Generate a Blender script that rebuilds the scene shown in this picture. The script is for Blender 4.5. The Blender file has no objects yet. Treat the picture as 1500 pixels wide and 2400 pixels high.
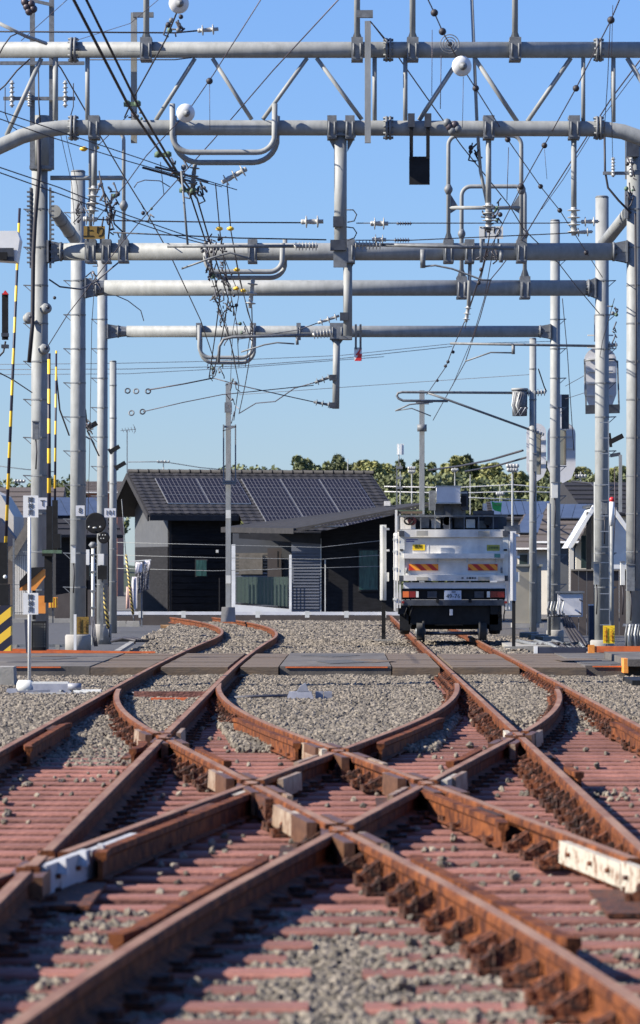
import bpy, math, random
from mathutils import Vector, Matrix
R = math.radians
random.seed(7)
SC = bpy.context.scene
COL = SC.collection

# ---------------------------------------------------------------- camera, sky, sun, exposure
FPX = 9200.0; VX = 789.0; VY = 1325.0; H = 1.4      # focal length in photo pixels, vanishing point, lens height over the rail head
cam_d = bpy.data.cameras.new('camera'); cam = bpy.data.objects.new('camera', cam_d); COL.objects.link(cam)
cam.location = (0, 0, H); cam.rotation_euler = (R(90), 0, 0)
cam_d.sensor_fit = 'VERTICAL'; cam_d.sensor_height = 36.0; cam_d.lens = FPX / 2400 * 36
cam_d.shift_x = -(VX - 750) / 2400; cam_d.shift_y = (VY - 1200) / 2400
cam_d.clip_start = 0.5; cam_d.clip_end = 6000
cam_d.dof.use_dof = True; cam_d.dof.focus_distance = 66; cam_d.dof.aperture_fstop = 6.0
SC.camera = cam

SUN_EL = R(34); TH = R(75)          # TH: how far the sun stands to the left of straight behind the camera
sdir = Vector((-math.sin(TH) * math.cos(SUN_EL), -math.cos(TH) * math.cos(SUN_EL), math.sin(SUN_EL)))
world = bpy.data.worlds.new('World'); SC.world = world; world.use_nodes = True
nt = world.node_tree; bg = nt.nodes['Background']
sky = nt.nodes.new('ShaderNodeTexSky'); sky.sky_type = 'NISHITA'; sky.sun_disc = False
sky.sun_elevation = SUN_EL; sky.sun_rotation = math.atan2(sdir.x, sdir.y)
sky.altitude = 50; sky.air_density = 1.6; sky.dust_density = 0.0; sky.ozone_density = 6.0
tcw = nt.nodes.new('ShaderNodeTexCoord'); va = nt.nodes.new('ShaderNodeVectorMath'); va.operation = 'ADD'; va.inputs[1].default_value = (0, 0, 0.03)
nt.links.new(tcw.outputs['Generated'], va.inputs[0]); nt.links.new(va.outputs[0], sky.inputs[0])      # the clear sky above the haze line, down to the horizon
tint = nt.nodes.new('ShaderNodeMix'); tint.data_type = 'RGBA'; tint.blend_type = 'MULTIPLY'; tint.inputs[0].default_value = 1; tint.inputs[7].default_value = (0.64, 0.79, 1.25, 1)
nt.links.new(sky.outputs[0], tint.inputs[6]); nt.links.new(tint.outputs[2], bg.inputs[0]); bg.inputs[1].default_value = 0.065
sun_d = bpy.data.lights.new('sun', 'SUN'); sun = bpy.data.objects.new('sun', sun_d); COL.objects.link(sun)
sun_d.energy = 5.0; sun_d.angle = R(0.5); sun_d.color = (1.0, 0.925, 0.80)
sun.rotation_euler = sdir.to_track_quat('Z', 'Y').to_euler(); sun.location = sdir * 60 + Vector((0, 60, 0))
SC.view_settings.view_transform = 'Standard'; SC.view_settings.look = 'None'
SC.view_settings.exposure = 1.15; SC.view_settings.gamma = 1.0; SC.view_settings.use_curve_mapping = False

# ---------------------------------------------------------------- helpers
def P(px, py, Y):                      # point at depth Y (metres from the lens) seen at pixel px, py of the 1500 x 2400 photograph
    return Vector(((px - VX) / FPX * Y, Y, H - (py - VY) / FPX * Y))

def tag(o, label=None, cat=None, group=None, kind=None):
    if label: o['label'] = label
    if cat: o['category'] = cat
    if group: o['group'] = group
    if kind: o['kind'] = kind
    return o

def thing(name, loc, label, cat, group=None):
    o = bpy.data.objects.new(name, None); COL.objects.link(o); o.location = loc; o.empty_display_size = 0.2
    return tag(o, label, cat, group)

def frame(d):
    d = Vector(d).normalized()
    a = Vector((0, 0, 1)) if abs(d.z) < 0.9 else Vector((1, 0, 0))
    u = d.cross(a).normalized(); v = d.cross(u).normalized()
    return d, u, v

class MB:
    def __init__(s): s.v = []; s.f = []; s.sm = []
    def poly(s, pts, faces, smooth=False):
        n = len(s.v); s.v += [tuple(p) for p in pts]
        for f in faces: s.f.append([n + i for i in f]); s.sm.append(smooth)
        return s
    def box(s, c, size, rot=None, taper=1.0):
        c = Vector(c); x, y, z = [q / 2 for q in size]
        pts = [Vector((sx * x * (taper if sz > 0 else 1), sy * y * (taper if sz > 0 else 1), sz * z)) for sz in (-1, 1) for sx, sy in ((-1, -1), (1, -1), (1, 1), (-1, 1))]
        if rot is not None: pts = [rot @ p for p in pts]
        return s.poly([c + p for p in pts], [(3, 2, 1, 0), (4, 5, 6, 7), (0, 1, 5, 4), (1, 2, 6, 5), (2, 3, 7, 6), (3, 0, 4, 7)])
    def bar(s, a, b, w, t=None, up=None):              # rectangular bar from a to b
        a = Vector(a); b = Vector(b); t = t or w
        d = (b - a); L = d.length; d.normalize()
        upv = Vector(up) if up else (Vector((0, 1, 0)) if abs(d.y) < 0.9 else Vector((0, 0, 1)))
        u = d.cross(upv).normalized(); v = u.cross(d).normalized()
        M = Matrix((u, v, d)).transposed()
        return s.box((a + b) / 2, (w, t, L), M)
    def cyl(s, a, b, r0, r1=None, n=12, cap=True, smooth=True):
        return s.lathe(a, b, [(0, r0), (1, r0 if r1 is None else r1)], n, cap, smooth)
    def lathe(s, a, b, prof, n=12, cap=True, smooth=True):   # profile of (position 0..1 along a-b, radius)
        a = Vector(a); b = Vector(b); d, u, v = frame(b - a); rings = []
        base = len(s.v)
        for t, r in prof:
            c = a.lerp(b, t)
            for k in range(n):
                q = 2 * math.pi * k / n
                s.v.append(tuple(c + u * (r * math.cos(q)) + v * (r * math.sin(q))))
        for i in range(len(prof) - 1):
            for k in range(n):
                k2 = (k + 1) % n
                s.f.append([base + i * n + k, base + i * n + k2, base + (i + 1) * n + k2, base + (i + 1) * n + k]); s.sm.append(smooth)
        if cap:
            s.f.append([base + k for k in range(n)][::-1]); s.sm.append(False)
            m = base + (len(prof) - 1) * n
            s.f.append([m + k for k in range(n)]); s.sm.append(False)
        return s
    def tube(s, pts, r, n=6, cap=True, closed=False):
        pts = [Vector(p) for p in pts]; N = len(pts); base = len(s.v); pu = None
        for i, p in enumerate(pts):
            if closed: d = pts[(i + 1) % N] - pts[i - 1]
            else: d = (pts[min(i + 1, N - 1)] - pts[max(i - 1, 0)])
            d.normalize()
            if pu is None: _, u, v = frame(d)
            else:
                u = (pu - d * pu.dot(d)).normalized(); v = d.cross(u)
            pu = u
            for k in range(n):
                q = 2 * math.pi * k / n
                s.v.append(tuple(p + u * (r * math.cos(q)) + v * (r * math.sin(q))))
        M = N if closed else N - 1
        for i in range(M):
            j = (i + 1) % N
            for k in range(n):
                k2 = (k + 1) % n
                s.f.append([base + i * n + k, base + i * n + k2, base + j * n + k2, base + j * n + k]); s.sm.append(True)
        if cap and not closed:
            s.f.append([base + k for k in range(n)][::-1]); s.sm.append(False)
            s.f.append([base + (N - 1) * n + k for k in range(n)]); s.sm.append(False)
        return s
    def ball(s, c, r, n=10, m=7, sq=(1, 1, 1)):
        c = Vector(c); base = len(s.v)
        for i in range(m + 1):
            th = math.pi * i / m
            for k in range(n):
                ph = 2 * math.pi * k / n
                s.v.append(tuple(c + Vector((r * sq[0] * math.sin(th) * math.cos(ph), r * sq[1] * math.sin(th) * math.sin(ph), r * sq[2] * math.cos(th)))))
        for i in range(m):
            for k in range(n):
                k2 = (k + 1) % n
                s.f.append([base + i * n + k, base + (i + 1) * n + k, base + (i + 1) * n + k2, base + i * n + k2]); s.sm.append(True)
        return s
    def prism(s, pts, off):                            # flat polygon pushed along off
        pts = [Vector(p) for p in pts]; off = Vector(off); n = len(pts)
        F = [list(range(n))[::-1], [n + i for i in range(n)]] + [[i, (i + 1) % n, n + (i + 1) % n, n + i] for i in range(n)]
        return s.poly(pts + [p + off for p in pts], F)
    def sweep(s, path, prof, cap=True):                # profile (x across, z up) along a path in the ground plane
        path = [Vector(p) for p in path]; N = len(path); n = len(prof); base = len(s.v)
        for i, p in enumerate(path):
            d = path[min(i + 1, N - 1)] - path[max(i - 1, 0)]; d.z = 0; d.normalize()
            u = Vector((d.y, -d.x, 0))
            for x, z in prof: s.v.append(tuple(p + u * x + Vector((0, 0, z))))
        for i in range(N - 1):
            for k in range(n):
                k2 = (k + 1) % n
                s.f.append([base + i * n + k, base + i * n + k2, base + (i + 1) * n + k2, base + (i + 1) * n + k]); s.sm.append(False)
        if cap:
            s.f.append([base + k for k in range(n)][::-1]); s.sm.append(False)
            s.f.append([base + (N - 1) * n + k for k in range(n)]); s.sm.append(False)
        return s
    def build(s, name, m, parent=None, loc=None, label=None, fix=True):
        # vertices are in world space; the object's origin goes to loc (top level) or stays at the parent's origin
        o0 = Vector(loc) if loc is not None else (wloc(parent) if parent else Vector((0, 0, 0)))
        me = bpy.data.meshes.new(name)
        me.from_pydata([(x - o0.x, y - o0.y, z - o0.z) for x, y, z in s.v], [], s.f)
        me.polygons.foreach_set('use_smooth', s.sm)
        if fix:
            import bmesh
            bm = bmesh.new(); bm.from_mesh(me); bmesh.ops.recalc_face_normals(bm, faces=bm.faces); bm.to_mesh(me); bm.free()
        me.materials.append(m); me.update()
        o = bpy.data.objects.new(name, me); COL.objects.link(o)
        if parent:
            o.parent = parent
            o.location = o0 - wloc(parent)
        else: o.location = o0
        if label: o['label'] = label
        return o

def wloc(o):
    v = Vector(o.location)
    while o.parent: o = o.parent; v += o.location
    return v

def piece(me, name, loc, parent, rot=None, scale=None):      # one more piece that shares a mesh
    o = bpy.data.objects.new(name, me); COL.objects.link(o); o.parent = parent
    o.location = Vector(loc) - wloc(parent)
    if rot: o.rotation_euler = rot
    if scale: o.scale = scale
    return o

def copy_thing(src, delta, label=None, group=None):
    def rec(o, par):
        c = o.copy(); COL.objects.link(c)
        if par is None: c.location = Vector(o.location) + Vector(delta)
        else: c.parent = par
        for ch in [x for x in bpy.data.objects if x.parent == o and x != c]: rec(ch, c)
        return c
    c = rec(src, None)
    if label: c['label'] = label
    if group: c['group'] = group
    return c

def text(s, name, c, size, m, parent, ext=0.002, vertical=False):
    fd = bpy.data.curves.new(name, 'FONT'); fd.body = s; fd.size = size; fd.extrude = ext
    fd.align_x = 'CENTER'; fd.align_y = 'CENTER'; fd.resolution_u = 2
    if vertical: fd.space_line = 0.95
    t = bpy.data.objects.new(name, fd); COL.objects.link(t)
    dg = bpy.context.evaluated_depsgraph_get(); me = bpy.data.meshes.new_from_object(t.evaluated_get(dg))
    bpy.data.objects.remove(t); bpy.data.curves.remove(fd)
    me.materials.clear(); me.materials.append(m)
    o = bpy.data.objects.new(name, me); COL.objects.link(o); o.parent = parent
    o.location = Vector(c) - wloc(parent); o.rotation_euler = (R(90), 0, 0)
    return o

# ---------------------------------------------------------------- materials
def mat(name, c1, c2=None, rough=0.6, metal=0.0, scale=6.0, detail=4, mix=0.5, bump=0.0, bscale=40.0, stretch=None, streak=None, spec=0.5, rand=0.0, contrast=(0.35, 0.65)):
    if max(c1) < 0.6: c1 = tuple(x * 0.69 for x in c1); c2 = tuple(x * 0.69 for x in c2) if c2 else None
    m = bpy.data.materials.new(name); m.use_nodes = True; n = m.node_tree; L = n.links; b = n.nodes['Principled BSDF']
    b.inputs['Roughness'].default_value = rough; b.inputs['Metallic'].default_value = metal
    b.inputs['Specular IOR Level'].default_value = spec
    tc = n.nodes.new('ShaderNodeTexCoord'); src = tc.outputs['Object']
    if stretch:
        mp = n.nodes.new('ShaderNodeMapping'); mp.inputs['Scale'].default_value = stretch; L.new(src, mp.inputs[0]); src = mp.outputs[0]
    if c2 is None: c2 = tuple(x * 0.75 for x in c1)
    nz = n.nodes.new('ShaderNodeTexNoise'); nz.inputs['Scale'].default_value = scale; nz.inputs['Detail'].default_value = detail; nz.inputs['Roughness'].default_value = 0.65
    L.new(src, nz.inputs['Vector'])
    rp = n.nodes.new('ShaderNodeValToRGB'); rp.color_ramp.elements[0].position = contrast[0]; rp.color_ramp.elements[1].position = contrast[1]
    rp.color_ramp.elements[0].color = (*c1, 1); rp.color_ramp.elements[1].color = (*c2, 1)
    L.new(nz.outputs['Fac'], rp.inputs[0]); out = rp.outputs[0]
    if rand:
        oi = n.nodes.new('ShaderNodeObjectInfo'); hs = n.nodes.new('ShaderNodeHueSaturation')
        mr = n.nodes.new('ShaderNodeMapRange'); mr.inputs[3].default_value = 1 - rand; mr.inputs[4].default_value = 1 + rand
        L.new(oi.outputs['Random'], mr.inputs[0]); L.new(mr.outputs[0], hs.inputs['Value']); L.new(out, hs.inputs['Color']); out = hs.outputs[0]
    L.new(out, b.inputs['Base Color'])
    if bump:
        n2 = n.nodes.new('ShaderNodeTexNoise'); n2.inputs['Scale'].default_value = bscale; n2.inputs['Detail'].default_value = 3; L.new(src, n2.inputs['Vector'])
        bp = n.nodes.new('ShaderNodeBump'); bp.inputs['Strength'].default_value = bump; bp.inputs['Distance'].default_value = 0.02
        L.new(n2.outputs['Fac'], bp.inputs['Height']); L.new(bp.outputs[0], b.inputs['Normal'])
    return m

galv = mat('galvanised_steel', (0.40, 0.415, 0.41), (0.27, 0.28, 0.275), 0.62, 0.0, 9, detail=7, stretch=(1, 1, 0.35), bump=0.06, contrast=(0.30, 0.70))
galv2 = mat('galvanised_bracket', (0.26, 0.275, 0.29), (0.16, 0.17, 0.18), 0.6, 0.15, 14)
darksteel = mat('dark_steel', (0.10, 0.11, 0.13), (0.06, 0.065, 0.08), 0.5, 0.4, 10)
rail_m = mat('rusty_rail', (0.29, 0.092, 0.027), (0.07, 0.021, 0.010), 0.8, 0.0, 9, detail=8, bump=0.3, bscale=60, spec=0.2, contrast=(0.35, 0.6))
rail_top = mat('worn_rail_head', (0.24, 0.115, 0.07), (0.40, 0.24, 0.155), 0.62, 0.0, 5, stretch=(1, 0.25, 1), detail=8, bump=0.1, spec=0.25)
clip_m = mat('rusty_fastening', (0.17, 0.048, 0.014), (0.035, 0.013, 0.008), 0.85, 0.0, 22, bump=0.5, rand=0.5, contrast=(0.42, 0.58))
frog_m = mat('bare_cast_steel', (0.26, 0.13, 0.07), (0.13, 0.06, 0.035), 0.5, 0.4, 20, bump=0.1)
white_rust = mat('white_painted_steel', (0.59, 0.54, 0.44), (0.22, 0.11, 0.06), 0.65, 0, 13, detail=9, bump=0.2, contrast=(0.50, 0.62))
sleeper_m = mat('sleeper', (0.42, 0.180, 0.140), (0.19, 0.075, 0.055), 0.85, 0, 5, detail=8, stretch=(0.6, 4, 1), bump=0.5, bscale=40, rand=0.3)
sleeper_o = mat('ochre_sleeper', (0.42, 0.24, 0.10), (0.30, 0.16, 0.07), 0.8, 0, 9, rand=0.2)
concrete = mat('concrete', (0.42, 0.40, 0.37), (0.32, 0.31, 0.28), 0.9, 0, 4, bump=0.2)
asphalt = mat('asphalt', (0.10, 0.10, 0.102), (0.075, 0.075, 0.08), 0.9, 0, 3, bump=0.3, bscale=80)
deck_m = mat('crossing_deck', (0.165, 0.148, 0.132), (0.085, 0.076, 0.07), 0.9, 0, 2.2, detail=8, stretch=(1, .5, 1), bump=0.2)
deck_wood = mat('crossing_timber', (0.12, 0.095, 0.075), (0.20, 0.14, 0.09), 0.85, 0, 8, stretch=(0.3, 4, 1), bump=0.3)
orange_m = mat('orange_paint', (0.62, 0.14, 0.03), (0.45, 0.10, 0.03), 0.55, 0, 6)
orange2 = mat('orange_panel', (0.78, 0.30, 0.05), (0.62, 0.22, 0.04), 0.5, 0, 5)
yellow = mat('yellow_paint', (0.80, 0.52, 0.04), (0.70, 0.43, 0.03), 0.45, 0, 6)
yellow2 = mat('sign_yellow', (0.85, 0.58, 0.02), (0.78, 0.52, 0.02), 0.45, 0, 6)
ochre = mat('ochre_sign', (0.36, 0.22, 0.03), (0.25, 0.15, 0.03), 0.6, 0, 8)
black = mat('black_paint', (0.014, 0.014, 0.015), (0.024, 0.024, 0.025), 0.6, 0, 8, spec=0.2)
navy = mat('navy_sheet', (0.05, 0.06, 0.10), (0.035, 0.04, 0.07), 0.6, 0, 3)
white = mat('white_paint', (0.72, 0.72, 0.70), (0.62, 0.62, 0.60), 0.45, 0, 3)
offwhite = mat('pale_plastic', (0.62, 0.62, 0.58), (0.52, 0.52, 0.48), 0.5, 0, 5)
olive_box = mat('olive_grey_box', (0.36, 0.36, 0.30), (0.28, 0.28, 0.23), 0.5, 0, 5)
plate_grey = mat('signal_board_grey', (0.61, 0.61, 0.62), (0.54, 0.54, 0.56), 0.5, 0.0, 4)
lav = mat('grey_machine_paint', (0.40, 0.41, 0.46), (0.30, 0.31, 0.36), 0.5, 0.1, 8)
porcelain = mat('porcelain', (0.58, 0.58, 0.55), (0.44, 0.44, 0.42), 0.25, 0, 6)
porc_dark = mat('dark_porcelain', (0.10, 0.085, 0.09), (0.06, 0.05, 0.06), 0.3, 0, 6)
cable_m = mat('cable', (0.035, 0.033, 0.045), (0.05, 0.045, 0.05), 0.6, 0.2, 10)
cable_g = mat('grey_cable', (0.13, 0.13, 0.15), (0.09, 0.09, 0.11), 0.6, 0.3, 10)
copper_m = mat('weathered_wire', (0.11, 0.085, 0.095), (0.07, 0.06, 0.075), 0.5, 0.4, 10)
red_m = mat('red_lamp', (0.62, 0.03, 0.03), (0.5, 0.02, 0.02), 0.4, 0, 6)
green_m = mat('green_cloth', (0.05, 0.50, 0.12), (0.03, 0.40, 0.09), 0.7, 0, 12)
verdigris = mat('verdigris_clamp', (0.16, 0.26, 0.16), (0.10, 0.15, 0.10), 0.7, 0.2, 12)
dark_wall = mat('dark_siding', (0.030, 0.030, 0.034), (0.016, 0.016, 0.018), 0.85, 0, 3, detail=7, stretch=(1, 1, 6), spec=0.15)
blue_wall = mat('blue_grey_siding', (0.20, 0.215, 0.26), (0.17, 0.185, 0.225), 0.6, 0, 3)
grey_wall = mat('grey_siding', (0.105, 0.11, 0.12), (0.085, 0.09, 0.10), 0.7, 0, 4)
tile_m = mat('dark_roof_tile', (0.034, 0.032, 0.036), (0.018, 0.017, 0.020), 0.75, 0, 8, rand=0.3)
fascia = mat('dark_fascia', (0.055, 0.053, 0.056), (0.04, 0.04, 0.043), 0.85, 0.0, 5, spec=0.15)
cream = mat('cream_wall', (0.62, 0.58, 0.50), (0.55, 0.51, 0.44), 0.8, 0, 3)
brown_roof = mat('brown_roof', (0.14, 0.115, 0.105), (0.10, 0.085, 0.08), 0.8, 0, 12, stretch=(1, 1, 4))
brown_wall = mat('brown_panel', (0.10, 0.082, 0.075), (0.08, 0.065, 0.06), 0.8, 0, 4)
tan_box = mat('tan_cabinet', (0.42, 0.38, 0.30), (0.36, 0.33, 0.26), 0.7, 0, 3)
bamboo = mat('weathered_bargeboard', (0.25, 0.22, 0.18), (0.17, 0.15, 0.12), 0.8, 0, 8)
net_m = mat('green_netting', (0.10, 0.15, 0.13), (0.08, 0.12, 0.10), 0.9, 0, 20)
silver = mat('silver_panel_frame', (0.55, 0.56, 0.58), (0.48, 0.49, 0.5), 0.35, 0.6, 5)
rub = mat('tyre_rubber', (0.02, 0.02, 0.02), (0.03, 0.03, 0.03), 0.85, 0, 12)
cloth_w = mat('white_cloth', (0.72, 0.70, 0.72), (0.60, 0.58, 0.62), 0.9, 0, 15)
cloth_b = mat('patterned_cloth', (0.04, 0.04, 0.05), (0.45, 0.45, 0.5), 0.9, 0, 40, contrast=(0.5, 0.55))
cloth_p = mat('pink_cloth', (0.60, 0.40, 0.33), (0.5, 0.33, 0.28), 0.9, 0, 8)
glass_m = mat('window_glass', (0.03, 0.05, 0.05), (0.05, 0.08, 0.075), 0.12, 0, 2)
glass_t = mat('teal_curtain_glass', (0.05, 0.14, 0.12), (0.02, 0.06, 0.055), 0.25, 0, 5, stretch=(3, 1, 0.5))
lens_r = mat('tail_lamp_red', (0.30, 0.02, 0.015), (0.25, 0.02, 0.015), 0.2, 0, 3)
lens_o = mat('tail_lamp_orange', (0.70, 0.16, 0.04), (0.6, 0.12, 0.03), 0.25, 0, 3)
truck_white = mat('grimy_truck_white', (0.72, 0.70, 0.65), (0.50, 0.48, 0.45), 0.5, 0, 2.5, detail=9, bump=0.05)
cast_cream = mat('weathered_cast_rail', (0.46, 0.36, 0.26), (0.20, 0.10, 0.055), 0.6, 0, 10, detail=8, bump=0.2)
bark = mat('bark', (0.10, 0.08, 0.06), (0.07, 0.055, 0.04), 0.9, 0, 8)
leaf1 = mat('foliage_yellow_green', (0.40, 0.39, 0.14), (0.20, 0.22, 0.075), 0.7, 0, 0.5, rand=0.25)
leaf2 = mat('foliage_dark_green', (0.20, 0.23, 0.09), (0.11, 0.13, 0.05), 0.7, 0, 0.5, rand=0.25)

def solar_mat(name, c, line, sx, sz):
    m = bpy.data.materials.new(name); m.use_nodes = True; n = m.node_tree; L = n.links; b = n.nodes['Principled BSDF']
    tc = n.nodes.new('ShaderNodeTexCoord'); br = n.nodes.new('ShaderNodeTexBrick')
    mp = n.nodes.new('ShaderNodeMapping'); L.new(tc.outputs['UV'], mp.inputs[0]); L.new(mp.outputs[0], br.inputs['Vector'])
    br.offset = 0; br.inputs['Scale'].default_value = 1; br.inputs['Brick Width'].default_value = 1 / sx; br.inputs['Row Height'].default_value = 1 / sz
    br.inputs['Mortar Size'].default_value = 0.009; br.inputs['Color1'].default_value = (*c, 1); br.inputs['Color2'].default_value = (*[q * 1.3 for q in c], 1); br.inputs['Mortar'].default_value = (*line, 1)
    L.new(br.outputs[0], b.inputs['Base Color']); b.inputs['Roughness'].default_value = 0.35; b.inputs['Specular IOR Level'].default_value = 0.08
    return m
solar_m = solar_mat('solar_cells', (0.011, 0.010, 0.014), (0.11, 0.105, 0.11), 10, 3)
solar_b = mat('blue_solar_glass', (0.07, 0.095, 0.15), (0.09, 0.12, 0.19), 0.4, 0.0, 3)

def stripe_mat(name, ca, cb, n_, coord='Z', slant=0.0):
    m = bpy.data.materials.new(name); m.use_nodes = True; n = m.node_tree; L = n.links; b = n.nodes['Principled BSDF']
    tc = n.nodes.new('ShaderNodeTexCoord'); sp = n.nodes.new('ShaderNodeSeparateXYZ'); L.new(tc.outputs['Object'], sp.inputs[0])
    m1 = n.nodes.new('ShaderNodeMath'); m1.operation = 'MULTIPLY_ADD'; L.new(sp.outputs['X'], m1.inputs[0]); m1.inputs[1].default_value = slant; L.new(sp.outputs[coord], m1.inputs[2])
    m2 = n.nodes.new('ShaderNodeMath'); m2.operation = 'MULTIPLY'; L.new(m1.outputs[0], m2.inputs[0]); m2.inputs[1].default_value = n_
    m3 = n.nodes.new('ShaderNodeMath'); m3.operation = 'FRACT'; L.new(m2.outputs[0], m3.inputs[0])
    m4 = n.nodes.new('ShaderNodeMath'); m4.operation = 'GREATER_THAN'; L.new(m3.outputs[0], m4.inputs[0]); m4.inputs[1].default_value = 0.5
    mx = n.nodes.new('ShaderNodeMix'); mx.data_type = 'RGBA'; L.new(m4.outputs[0], mx.inputs[0]); mx.inputs[6].default_value = (*ca, 1); mx.inputs[7].default_value = (*cb, 1)
    L.new(mx.outputs[2], b.inputs['Base Color']); b.inputs['Roughness'].default_value = 0.5
    return m
YB = (0.80, 0.50, 0.04); BK = (0.015, 0.015, 0.03)
stripe_pole = stripe_mat('black_yellow_bands', BK, YB, 2.2)
stripe_diag = stripe_mat('black_yellow_hazard', BK, YB, 3.6, slant=-0.8)
stripe_guy = stripe_mat('black_yellow_sleeve', BK, (0.55, 0.42, 0.12), 11, slant=1.0)
stripe_truck = stripe_mat('red_yellow_hazard', (0.42, 0.02, 0.01), (0.80, 0.27, 0.02), 5.2, slant=0.9)
# ---------------------------------------------------------------- ground
RZ = -0.153                                   # foot of the rails
SLZ = RZ - 0.018                              # top of the sleepers
def sheet(name, x0, x1, y0, y1, z, m, nx=1, ny=1, amp=0.0):
    mb = MB(); rnd = random.Random(3)
    for j in range(ny + 1):
        for i in range(nx + 1):
            x = x0 + (x1 - x0) * i / nx; y = y0 + (y1 - y0) * j / ny
            mb.v.append((x, y, z + amp * rnd.uniform(-1, 1)))
    for j in range(ny):
        for i in range(nx):
            a = j * (nx + 1) + i; mb.f.append([a, a + 1, a + nx + 2, a + nx + 1]); mb.sm.append(True)
    o = mb.build(name, m, fix=False); tag(o, kind='structure'); return o
stone_bed = mat('stone_bed', (0.13, 0.115, 0.10), (0.07, 0.062, 0.055), 0.95, 0, 18, bump=0.8, bscale=30)
far_gnd = mat('bare_earth', (0.17, 0.155, 0.13), (0.12, 0.11, 0.09), 0.95, 0, 0.4)
sheet('ground', -900, 900, -60, 2500, -0.42, far_gnd)
sheet('road', -30, 30, 54.0, 118, -0.262, asphalt)
sheet('ballast_bed', -6.5, 6.5, 2, 54.6, -0.235, stone_bed, 60, 240, 0.012)
sheet('ballast_bed', -3.75, 4.6, 63.4, 107, -0.20, stone_bed, 40, 120, 0.012)

# ---------------------------------------------------------------- track
XA, XB, XC, XD = -2.55, -1.42, 1.51, 2.64
YC, K, GH = 25.5, 0.128, 0.567
def cE(Y, left=True):
    t0 = 7.5; a = 0.004
    if Y > YC + t0:
        t = min(Y - YC - t0, 16); return -K * t0 - K * t + a * t * t
    if Y < YC - t0:
        t = min(YC - t0 - Y, 16); return K * t0 + K * t - a * t * t
    return -K * (Y - YC)
railpath = {
    'A': lambda Y: XA + (0 if Y < 50 else 0.20 * min((Y - 50) / 25, 1) ** 2 * (1 if Y < 75 else max(0, 1)) - (0 if Y < 75 else 0.0026 * (Y - 75) ** 2 - 0.012 * (Y - 75))),
    'C': lambda Y: XC, 'D': lambda Y: XD,
    'E1': lambda Y: cE(Y) - GH, 'E2': lambda Y: cE(Y) + GH,
    'F1': lambda Y: -cE(Y) - GH + 0.03, 'F2': lambda Y: -cE(Y) + GH + 0.03}
railpath['B'] = lambda Y: railpath['A'](Y) + (XB - XA)
span = {'A': (6, 106), 'B': (6, 106), 'C': (6, 112), 'D': (6, 112), 'E1': (9, 44.6), 'E2': (9, 46.8), 'F1': (9, 46.8), 'F2': (9, 44.6)}
zoff = {'A': 0, 'B': 0, 'C': 0, 'D': 0, 'E1': -0.003, 'E2': -0.003, 'F1': -0.006, 'F2': -0.006}
headw = 0.036
PROF = [(-headw, -0.006), (-headw + 0.008, 0.0), (headw - 0.008, 0.0), (headw, -0.006), (headw, -0.036), (0.010, -0.05), (0.009, -0.12), (0.064, -0.142), (0.064, RZ), (-0.064, RZ), (-0.064, -0.142), (-0.009, -0.12), (-0.010, -0.05), (-headw, -0.036)]
TOP = [(-0.026, 0.0), (0.026, 0.0), (0.026, 0.0012), (-0.026, 0.0012)]
def Ys(a, b, st=0.6):
    n = max(2, int((b - a) / st)); return [a + (b - a) * i / n for i in range(n + 1)]
def pts(k, a, b, off=0.0, st=0.6, dz=0.0):
    return [Vector((railpath[k](y) + off, y, zoff[k] + dz)) for y in Ys(a, b, st)]
xover = thing('scissors_crossover', (0, 25.5, SLZ), 'rusty scissors crossover of crossing rails on pinkish brown sleepers in the foreground', 'railway track')
ltrack = thing('railway_track', (-2, 80, RZ), 'left railway track curving away past the crossing towards the dark house', 'railway track')
rtrack = thing('railway_track', (2.07, 80, RZ), 'straight right railway track running under the white truck', 'railway track')
YS = 54.3
# flangeway gaps: where two rails cross, both heads are cut either side of the crossing point
cuts = {k: [] for k in span}
ks = list(span)
for i_, ka in enumerate(ks):
    for kb in ks[i_ + 1:]:
        y = 9.0
        while y < 44:
            d0 = railpath[ka](y) - railpath[kb](y); d1 = railpath[ka](y + .05) - railpath[kb](y + .05)
            if d0 * d1 < 0:
                th = abs(d1 - d0) / .05
                if th > .05:
                    g1_, g2_ = (headw + .004) / th, (headw + .050) / th
                    yc = y + .05 * abs(d0) / (abs(d0) + abs(d1))
                    for k in (ka, kb): cuts[k] += [(yc - g2_, yc - g1_), (yc + g1_, yc + g2_)]
            y += .05
def seg(k, a, b):
    out = []; y = a
    for c0, c1 in sorted(cuts[k]):
        if c1 < a or c0 > b: continue
        if c0 > y: out.append((y, c0))
        y = max(y, c1)
    if y < b: out.append((y, b))
    return [q for q in out if q[1] - q[0] > .05]
BASE = [(headw - .006, -0.046), (0.010, -0.052), (0.009, -0.12), (0.064, -0.142), (0.064, RZ), (-0.064, RZ), (-0.064, -0.142), (-0.009, -0.12), (-0.010, -0.052), (-headw + .006, -0.046)]
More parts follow.
